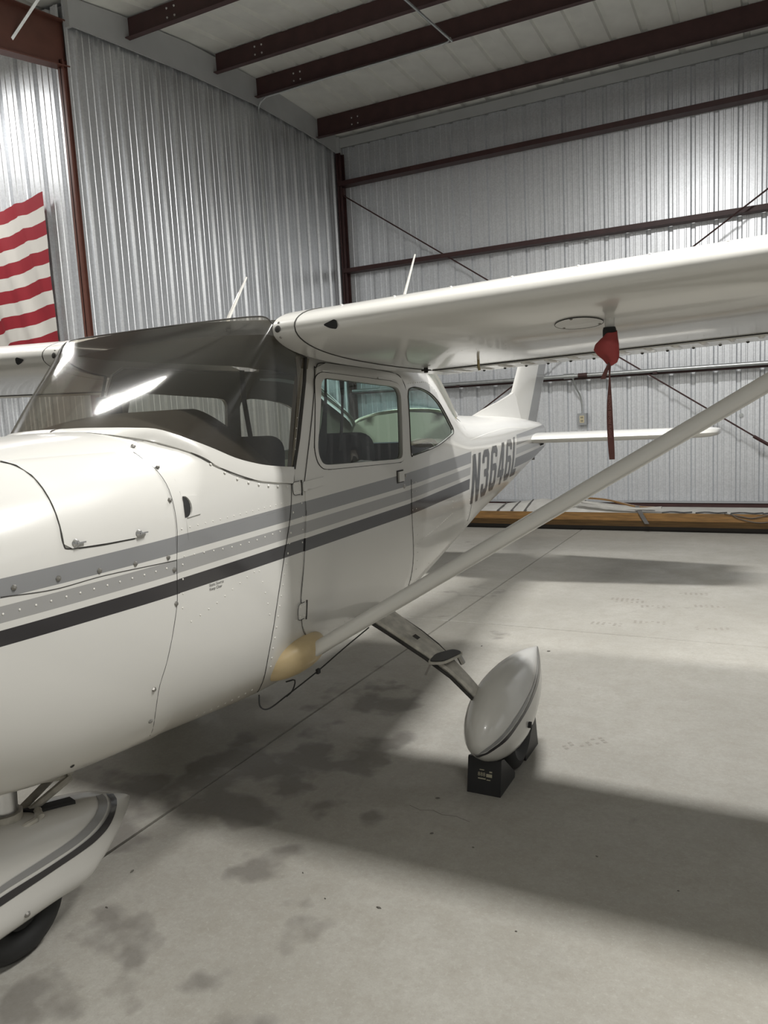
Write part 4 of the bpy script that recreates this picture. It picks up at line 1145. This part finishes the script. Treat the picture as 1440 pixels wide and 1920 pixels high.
b = MB(); p = under(1.0, 1.62); b.tube([p, (p[0], p[1], p[2]-.03), (p[0]+.004, p[1], p[2]-.045)], .006, 6); b.build('tie_down_ring', MAT['brass'], plane)
b = MB(); p = under(.70, 1.72); b.tube([(p[0],p[1],p[2]), (p[0],p[1],p[2]-.022)], .010, 6); b.box((p[0]-.02,p[1]-.01,p[2]-.014),(p[0]+.02,p[1]+.01,p[2]-.008)); stuff(b.build('flap_bracket', MAT['seam'], plane))
RB = MB()
for c in (.33, .62, .70):
    for i in range(26):
        x = .72+i*.06; RB.dome(wpt(x, c, False, 1), (0,0,-1), .0022, .001, 5)
stuff(RB.build('wing_rivets', MAT['rivet'], plane))
# fasteners along the upper leading edge
RB = MB()
for i in range(7): RB.dome(wpt(.8+i*.21, .06, True, 1), (0,-.6,1), .006, .004, 6)
stuff(RB.build('leading_edge_screws', MAT['rivet'], plane))

# ---- tail
def foil(yl, yt, z, th, n=9, x0=0., f0=0., f1=1.):
    P = []
    for k in range(n): 
        c = f0+(f1-f0)*k/(n-1); t = th*5*(.2969*math.sqrt(c)-.126*c-.3516*c*c+.2843*c**3-.1036*c**4)
        P.append((c, t))
    r = [(x0+t, yl+(yt-yl)*c, z) for c, t in P]+[(x0-t, yl+(yt-yl)*c, z) for c, t in P[::-1]]
    return r
def finline(z): return (5.14+.93*(z-1.80), 5.80+.95*(z-1.55)*.92+.02, )
FZ = [1.45,1.6,1.80,2.07,2.4,2.68,2.72]
def hinge(z): return 5.86+.80*(z-1.53)*.86
b = MB(); R_ = []
for z in FZ:
    yl = 5.14+.93*(z-1.80); yh = hinge(z); th = .070*(1 if z < 2.7 else .5)
    cs = [0,.03,.1,.25,.5,.70,.701,.85,1.0]
    prof = [(c, th*.62*(math.sqrt(c)*1.6-.85*c) if c < .36 else th*.62*(.655-.33*(c-.36))) for c in cs]
    R_.append([(t, yl+(yh-yl)*c, z) for c, t in prof]+[(-t, yl+(yh-yl)*c, z) for c, t in prof[::-1]])
k0 = len(b.f); b.loft(R_, closed=True, caps=True)
nn = 18
for i in range(len(FZ)-1):
    for k in range(nn):
        kk = min(k, 17-1-k) if k < 17 else 0
        if k in (6, 7, 8, 9, 10): b.m[k0+i*nn+k] = 1
fin = b.build('tail_fin', None, plane, True, mats=[MAT['white'], MAT['bandgrey']], angle=math.radians(35))
b = MB(); R_ = []
for y, zt_, w_ in ((4.15,1.640,.004),(4.4,1.685,.014),(4.8,1.745,.022),(5.1,1.80,.027),(5.25,1.84,.028)):
    zb2 = pch(y, KT)-.03
    R_.append([(w_*2.2+.004, y, zb2), (w_, y, zb2+(zt_-zb2)*.6), (w_*.45, y, zt_), (-w_*.45, y, zt_), (-w_, y, zb2+(zt_-zb2)*.6), (-w_*2.2-.004, y, zb2)])
b.loft(R_); b.build('dorsal_fin', MAT['white'], plane, True)
b = MB(); R_ = []
for z in (1.16,1.3,1.53,2.07,2.5,2.74):
    yh = hinge(max(z, 1.40))+.012; L = .43-.11*(z-1.5) if z > 1.4 else .36; a = math.radians(-13)
    R_.append([(w_+math.sin(a)*L*c, yh+math.cos(a)*L*c, z) for c, w_ in ((0,.020),(.5,.013),(1,.002),(1,-.002),(.5,-.013),(0,-.020))])
b.loft(R_); b.build('rudder', MAT['bandgrey'], plane, True)
for s in (1, -1):
    def le(x): return 5.06+.20*(x-.15)/1.45
    def te(x): return 6.12-.14*(x-.15)/1.45
    def srow(x, f0, f1, tk):
        yl, yt = le(x), te(x); out = []
        cs = [f0+(f1-f0)*q for q in (0,.03,.08,.18,.35,.55,.78,1.)]
        def t(c): return tk*5*(.2969*math.sqrt(max(0,c))-.126*c-.3516*c*c+.2843*c**3-.1036*c**4)*.95
        return [(s*x, yl+(yt-yl)*c, 1.393+t(c)) for c in cs]+[(s*x, yl+(yt-yl)*c, 1.393-t(c)) for c in cs[::-1]]
    b = MB(); R_ = [srow(x, 0, .62, .098) for x in (.09,.5,1.0,1.5)]
    for dx, k in ((.09,.93),(.16,.76),(.205,.5),(.222,.2)):
        R_.append([(s*(1.5+dx), y+(1-k)*.30*(5.75-y)/.5, 1.393+(z-1.393)*(.35+.65*k)) for _, y, z in R_[3]])
    b.loft(R_); b.build('stabilizer', MAT['white'], plane, True)
    b = MB(); b.loft([srow(x, .63, 1., .098) for x in (.12,.8,1.5,1.62)]); b.build('elevator', MAT['white'], plane, True)
b = MB(); b.box((.105,5.42,1.275),(.135,5.56,1.345)); b.tube([(.12,5.52,1.31),(.16,5.60,1.33)], .012, 6); stuff(b.build('tail_fitting', MAT['black'], plane))
b = MB(); b.tube([(0,5.55,1.20),(0,5.57,1.15)], .012, 6); b.build('tie_down_ring', MAT['seam'], plane)

# ---- main gear
def pshape(t, tm=.352):
    t = min(1, max(0, t))
    return math.sqrt(max(0, 1-((tm-t)/tm)**2)) if t < tm else max(0, 1-((t-tm)/(1-tm))**1.9)
def pant_pt(t, ang, s=1, off=0.):
    xc, y0, y1, z0, z1, w, hu, hd = 1.071, 1.247, 2.169, .282, .443, .14, .202, .157
    zc = z0+(z1-z0)*t-.178*t*(1-t); k = pshape(t)
    h = hu if math.sin(ang) > 0 else hd
    return (s*(xc+(w*k+off)*math.cos(ang)), y0+(y1-y0)*t, zc+(h*k+off)*math.sin(ang))
def pant_t(a): return (1-math.cos(a))/2
for s in (1, -1):
    b = MB(); ts = [.001,.006,.015,.03,.055,.09,.14,.2,.27,.352,.44,.53,.62,.7,.78,.85,.91,.95,.98,.998]
    b.loft([[pant_pt(t, a, s) for a in np.linspace(0, 2*math.pi, 37)[:-1]] for t in ts])
    wp = b.build('wheel_pant', MAT['white'], plane, True, angle=math.radians(60))
    GT = [(.022,-125),(.007,-70),(.010,-15),(.03,5),(.072,14),(.16,22),(.288,27),(.40,29),(.54,31.5),(.66,36),(.778,43),(.90,55),(.97,66)]
    GB = [(.024,-118),(.010,-76),(.014,-34),(.03,-7),(.072,6.5),(.16,16),(.273,21.5),(.40,25),(.507,27),(.66,31),(.80,38),(.90,48),(.97,60)]
    DT_ = [(.026,-115),(.012,-79),(.016,-38),(.03,-10.5),(.072,3.8),(.16,13.7),(.270,19.3),(.40,23.0),(.507,25.0),(.66,28.8),(.80,35),(.90,44.5),(.97,56)]
    DB = [(.034,-105),(.020,-76),(.022,-46),(.036,-21),(.07,-5.5),(.16,8),(.258,14.8),(.40,18.5),(.52,19.5),(.66,20.5),(.80,22),(.90,26),(.97,36)]
    for top, bot, m in ((GT, GB, 'stripegrey'), (DT_, DB, 'stripeblack')):
        T_, Q_ = crom([(a, c, 0) for a, c in top], 60), crom([(a, c, 0) for a, c in bot], 60)
        V = []
        for p, q in zip(T_, Q_):
            for k in range(4):
                v = p*(1-k/3)+q*k/3; V.append(pant_pt(max(.004, v[0]), math.radians(v[1]), s, .0016))
        mesh_obj('stripe', V, [(i*4+k, i*4+k+1, i*4+k+5, i*4+k+4) for i in range(59) for k in range(3)], MAT[m], wp, True)
    p = Vector(pant_pt(.31, math.radians(-4), s)); b = MB(); b.box((p.x-.01, p.y-.008, p.z-.012), (p.x+.012*s if s > 0 else p.x+.004, p.y+.008, p.z+.012)); b.build('pant_bolt', MAT['black'], wp)
    b = MB(); n, m = 36, 10
    b.loft([[(s*1.07+.072*math.cos(q), 1.655+(.132+.060*math.sin(q))*math.cos(a), .192+(.132+.060*math.sin(q))*math.sin(a)) for q in np.linspace(0, 2*math.pi, m+1)[:-1]] for a in np.linspace(0, 2*math.pi, n+1)], caps=False)
    b.build('tyre', MAT['black'], plane, True)
    b = MB(); b.tube([(s*1.02,1.655,.192),(s*1.12,1.655,.192)], .075, 16); b.build('wheel_hub', MAT['black'], plane, True)
    # spring leg
    b = MB(); R_ = []
    for x, z, yf, yr in ((.33,.855,1.35,1.60),(.45,.792,1.37,1.58),(.56,.730,1.382,1.562),(.69,.652,1.392,1.558),(.78,.600,1.40,1.540),(.87,.541,1.41,1.515),(.94,.485,1.415,1.50),(1.02,.405,1.42,1.495)):
        R_.append([(s*x, yf, z), (s*(x+.008), yf+.006, z+.010), (s*(x+.008), yr-.006, z+.010), (s*x, yr, z), (s*(x-.008), yr-.006, z-.012), (s*(x-.008), yf+.006, z-.012)])
    b.loft(R_); lg = b.build('main_gear_leg', MAT['grime'], plane, True, angle=math.radians(30))
    b = MB(); b.tube([(s*(x-.006), yf-.004, z-.004) for x, z, yf, yr in ((.50,.757,1.376,0),(.62,.690,1.385,0),(.78,.595,1.400,0),(.90,.513,1.411,0),(1.0,.420,1.418,0))], .0075, 6); b.build('brake_line', MAT['seam'], lg)
    b = MB(); b.tube([(s*(x-.004), yr+.002, z+.006) for x, z, yf, yr in ((.60,.705,0,1.562),(.69,.655,0,1.56),(.78,.605,0,1.543),(.86,.55,0,1.52))], .006, 6); b.build('leg_edge', MAT['seam'], lg)
    pl = rounded([(.815,1.33),(.885,1.36),(.92,1.52),(.855,1.55),(.80,1.45)], .03, 4)
    b = MB(); c0 = len(pl); V = [(s*u, v, .583) for u, v in pl]+[(s*u, v, .594) for u, v in pl]
    b.add(V, [list(range(c0)), list(range(c0, 2*c0))]+[(i, (i+1) % c0, c0+(i+1) % c0, c0+i) for i in range(c0)]); sp_ = b.build('step_plate', MAT['grime'], lg)
    pl3 = [((u-.857)*.9+.857, (v-1.45)*.9+1.45) for u, v in pl]
    b = MB(); V = [(s*u, v, .5945) for u, v in pl3]+[(s*u, v, .598) for u, v in pl3]
    b.add(V, [list(range(c0)), list(range(c0, 2*c0))]+[(i, (i+1) % c0, c0+(i+1) % c0, c0+i) for i in range(c0)]); b.build('step_tread', MAT['blackplastic'], sp_)
    b = MB(); b.tube([(s*.86,1.42,.585),(s*.85,1.43,.545)], .012, 6); b.tube([(s*.885,1.52,.585),(s*.905,1.53,.535)], .013, 6); b.tube([(s*.82,1.36,.58),(s*.805,1.33,.535)], .005, 5); stuff(b.build('step_bracket', MAT['screw'], lg))
    b = MB(); b.hexa([(s*.685,1.455,.652),(s*.710,1.455,.638),(s*.710,1.49,.638),(s*.685,1.49,.652),(s*.689,1.455,.668),(s*.714,1.455,.653),(s*.714,1.49,.653),(s*.689,1.49,.668)]); b.build('leg_decal', MAT['seam'], lg)

# brake hose along the belly by the strut foot
b = MB(); b.tube(crom([(.40,.66,.635),(.405,.655,.59),(.42,.69,.57),(.43,.80,.585),(.45,1.0,.62),(.47,1.2,.665),(.48,1.42,.70)], 30), .0030, 6); b.tube(crom([(.46,.76,.66),(.475,.80,.655),(.46,.80,.61),(.435,.79,.585)], 10), .0030, 6)
hs_ = b.build('belly_hose', MAT['black'], plane); stuff(hs_)
b = MB(); b.box((.448,.995,.612),(.460,1.015,.632)); b.build('hose_clamp', MAT['black'], hs_)

# ---- nose gear
b = MB(); b.tube([(0,-.165,.80),(0,-.185,.46)], .046, 18); b.build('oleo_strut', MAT['steel'], plane, True)
b = MB(); b.tube([(0,-.185,.50),(0,-.19,.445)], .062, 16); b.build('strut_collar', MAT['grime'], plane, True)
for zz, (a, c) in (('u', ((.0,-.14,.585),(.0,.055,.512))), ('l', ((.0,.055,.512),(.0,-.13,.455)))):
    b = MB(); d_ = np.array
    for x in (-.035, .035): b.tube([(x, a[1], a[2]), (x*.5, c[1], c[2])], .013, 6)
    b.tube([(-.03, c[1], c[2]), (.03, c[1], c[2])], .012, 6); stuff(b.build('torque_link', MAT['grime'], plane))
b = MB(); b.tube([(.05,-.13,.60),(.045,.03,.565)], .010, 8); b.tube([(.03,.045,.565),(.04,.055,.525)], .012, 8); b.tube([(.06,-.2,.63),(.03,.04,.59)], .009, 6); stuff(b.build('steering_linkage', MAT['grime'], plane))
b = MB(); b.tube([(.05,-.09,.470),(.085,-.13,.462),(.075,-.18,.455)], .010, 8); b.tube([(.055,-.10,.475),(.085,-.11,.462)], .012, 8); b.box((-.08,-.24,.415),(.08,-.10,.45)); stuff(b.build('fork_fitting', MAT['grime'], plane))
# pant: side profile from nose to knife-edged tail
TOPL = [(-.72,.26),(-.66,.36),(-.55,.44),(-.40,.49),(-.25,.492),(-.10,.468),(.05,.432),(.15,.402),(.24,.362),(.30,.328),(.333,.302)]
BOTL = [(-.72,.25),(-.66,.19),(-.55,.155),(-.40,.15),(-.25,.15),(-.10,.150),(.02,.140),(.10,.165),(.19,.205),(.27,.250),(.333,.288)]
WID = [.01,.07,.11,.128,.132,.130,.118,.098,.066,.034,.004]
n_ = 40; Tn = crom([(a, c, w) for (a, c), w in zip(TOPL, WID)], n_); Bn = crom([(a, c, 0) for a, c in BOTL], n_)
b = MB(); R_ = []
def npant(i, a, off=0.):
    T, B, w = Tn[i], Bn[i], max(.002, Tn[i][2])
    c, s_ = math.cos(a), math.sin(a)
    yy_ = T[0]*(.5+.5*s_)+B[0]*(.5-.5*s_)
    e = .75 if s_ > 0 else .50
    zz_ = (T[1]+B[1])/2+(T[1]-B[1])/2*math.copysign(abs(s_)**e, s_)
    return (math.copysign(abs(c)**e, c)*(w+off), yy_, zz_)
for i in range(n_): R_.append([npant(i, a) for a in np.linspace(0, 2*math.pi, 33)[:-1]])
b.loft(R_); npn = b.build('nose_wheel_pant', MAT['white'], plane, True, angle=math.radians(60))
def npx(y, z):
    """pant half width at (y, z)"""
    ys_ = [t[0] for t in Tn]; i = int(np.clip(np.searchsorted(ys_, y)-1, 0, n_-2)); q = (y-ys_[i])/(ys_[i+1]-ys_[i])
    zt = Tn[i][1]*(1-q)+Tn[i+1][1]*q; zb3 = np.interp(y, [p[0] for p in Bn], [p[1] for p in Bn]); w = max(.002, Tn[i][2]*(1-q)+Tn[i+1][2]*q)
    v = min(1, abs((z-(zt+zb3)/2)/max(.004, (zt-zb3)/2)))
    e = .75 if z > (zt+zb3)/2 else .50
    s_ = v**(1/e); return w*max(0, 1-s_*s_)**(e/2)
NG = [[(-.72,.300),(-.5,.335),(-.305,.350),(-.148,.352),(-.02,.352),(.06,.362),(.11,.378),(.145,.400)],
      [(-.72,.288),(-.5,.318),(-.307,.330),(-.142,.328),(-.01,.325),(.07,.334),(.14,.355),(.185,.386)],
      [(-.72,.282),(-.5,.306),(-.309,.317),(-.138,.315),(.0,.314),(.085,.322),(.158,.345),(.20,.379)],
      [(-.72,.266),(-.5,.282),(-.313,.290),(-.133,.292),(.0,.289),(.07,.290),(.15,.305),(.235,.362)]]
for ia, ib, m in ((0, 1, 'stripegrey'), (2, 3, 'stripeblack')):
    T_, Q_ = crom([(a, c, 0) for a, c in NG[ia]], 50), crom([(a, c, 0) for a, c in NG[ib]], 50); V = []
    for p, q in zip(T_, Q_):
        for k in range(4):
            v = p*(1-k/3)+q*k/3; V.append((npx(v[0], v[1])+.0016, v[0], v[1]))
    mesh_obj('stripe', V, [(i*4+k, i*4+k+1, i*4+k+5, i*4+k+4) for i in range(49) for k in range(3)], MAT[m], npn, True)
b = MB(); V = [(.012,-.13,.482),(.055,-.10,.470),(.060,.045,.436),(.02,.055,.437)]; b.hexa([(x,y,z-.03) for x,y,z in V]+V); b.build('pant_opening', MAT['black'], npn)
p = (npx(-.225,.205), -.225, .205); b = MB(); b.dome(p, (1,0,-.3), .011, .008, 8); b.build('pant_bolt', MAT['screw'], npn)
b = MB()
b.loft([[(.062*math.cos(q), -.19+(.125+.058*math.sin(q))*math.cos(a), .183+(.125+.058*math.sin(q))*math.sin(a)) for q in np.linspace(0, 2*math.pi, 11)[:-1]] for a in np.linspace(0, 2*math.pi, 37)], caps=False)
b.build('nose_tyre', MAT['black'], plane, True)
b = MB(); b.tube([(-.05,-.19,.183),(.05,-.19,.183)], .07, 16); b.build('wheel_hub', MAT['black'], plane, True)

# ================================================================ things by the airplane
def chock(yf, sgn, label, lettered):
    """black wedge; yf = upright face, slope runs towards the tyre"""
    t = thing('wheel_chock', label, 'wheel chock', (PX+1.045, PY+yf, 0), 'black wheel chocks')
    pr = [(0,0),(.205,0),(.212,.02),(.20,.035),(.065,.150),(.035,.158),(.030,.15)]
    b = MB(); b.loft([[(x, sgn*u, v) for u, v in pr] for x in (-.078,-.074,.074,.078)])
    b.build('wedge', MAT['blackplastic'], t)
    if lettered:
        def face(u, v): return (u, -.0015+.030*(v/.15), v)
        def pl_(u0, v0, u1, v1): return [face(u0,v0), face(u1,v0), face(u1,v1), face(u0,v1)]
        b = MB()
        for q in ((-.022,.104,.000,.108),(.024,.098,.037,.104),(.010,.078,.037,.092),(-.028,.066,.008,.071),(.012,.064,.030,.068)): b.add(pl_(*q), [(0,1,2,3)])
        stuff(b.build('label_print', MAT['label'], t))
        stuff(text_patch('888', .024, face, 'label_lettering', MAT['label'], t, (-.030, .079)))
    return t
chock(1.367, 1, 'black plastic wedge chock with small beige label, in front of the left main wheel', True)
chock(1.955, -1, 'plain black wedge chock behind the left main wheel, mostly hidden', False)

# red pitot cover with long strap hanging under the wing
cx, cy, cz = PX+pt[0], PY+pt[1], pt[2]
t = thing('pitot_cover', 'red cloth pitot cover with long dark red strap hanging under the left wing', 'pitot cover', (cx, cy, cz))
b = MB(); b.loft([[(dx+rx*math.cos(a), -.008+ry*math.sin(a), dz+.010*math.sin(a*3)*e) for a in np.linspace(0, 2*math.pi, 17)[:-1]] for dx, rx, ry, dz, e in ((0,.019,.019,-.028,0),(.0,.0215,.021,-.036,.1),(.001,.0225,.022,-.062,.1),(.001,.021,.02,-.080,0))]); b.build('elastic_cuff', MAT['black'], t, True)
b = MB(); R_ = []
for dx, rx, ry, dz in ((.004,.020,.023,-.052),(.0,.026,.026,-.066),(-.008,.036,.028,-.082),(-.010,.038,.027,-.097),(-.004,.033,.024,-.112),(.004,.025,.018,-.126),(.006,.018,.012,-.138),(.002,.006,.006,-.146)):
    R_.append([(dx+rx*math.cos(a)*(1+.12*math.cos(2*a+1)), -.012+ry*math.sin(a), dz+.012*math.cos(a+.4)*(dz > -.06)+.006*math.sin(2*a)) for a in np.linspace(0, 2*math.pi, 19)[:-1]])
b.loft(R_, caps=False); b.build('cloth_pouch', MAT['red'], t, True)
b = MB()
def ribbon(pts):
    R_ = []
    for x, y, z, w, tw in pts:
        c, s_ = math.cos(tw)*w/2, math.sin(tw)*w/2
        R_.append([(x-c, y-s_, z), (x+c, y+s_, z), (x+c+.0012*math.sin(tw), y+s_+.0016, z), (x-c+.0012*math.sin(tw), y-s_+.0016, z)])
    return R_
SP = [(0.0,-.014,-.140,.012,.9),(-.001,-.014,-.175,.010,1.3),(-.001,-.014,-.205,.011,1.2),(-.002,-.014,-.26,.016,.7),(-.002,-.013,-.32,.019,.4),(0.0,-.013,-.38,.020,.3),(.002,-.012,-.43,.019,.3),(.003,-.011,-.455,.017,.3)]
b.loft(ribbon([tuple(v) for v in crom(SP, 26)])); st2 = b.build('strap', MAT['darkred'], t)
b = MB(); b.loft(ribbon([(0,-.016,-.142,.010,.8),(-.010,-.02,-.165,.013,.5),(-.020,-.022,-.192,.016,.3)])); b.build('strap_end', MAT['darkred'], t)
def sm(u, v):   # text runs down the strap
    z = -.245-u; tw = .45; return (-.001+v*math.cos(tw), -.016+v*math.sin(tw)-.001, z)
stuff(text_patch('REMOVE BEFORE FLIGHT', .0125, lambda u, v: sm(u, v), 'strap_lettering', MAT['strapletter'], st2, (0, -.0045)))
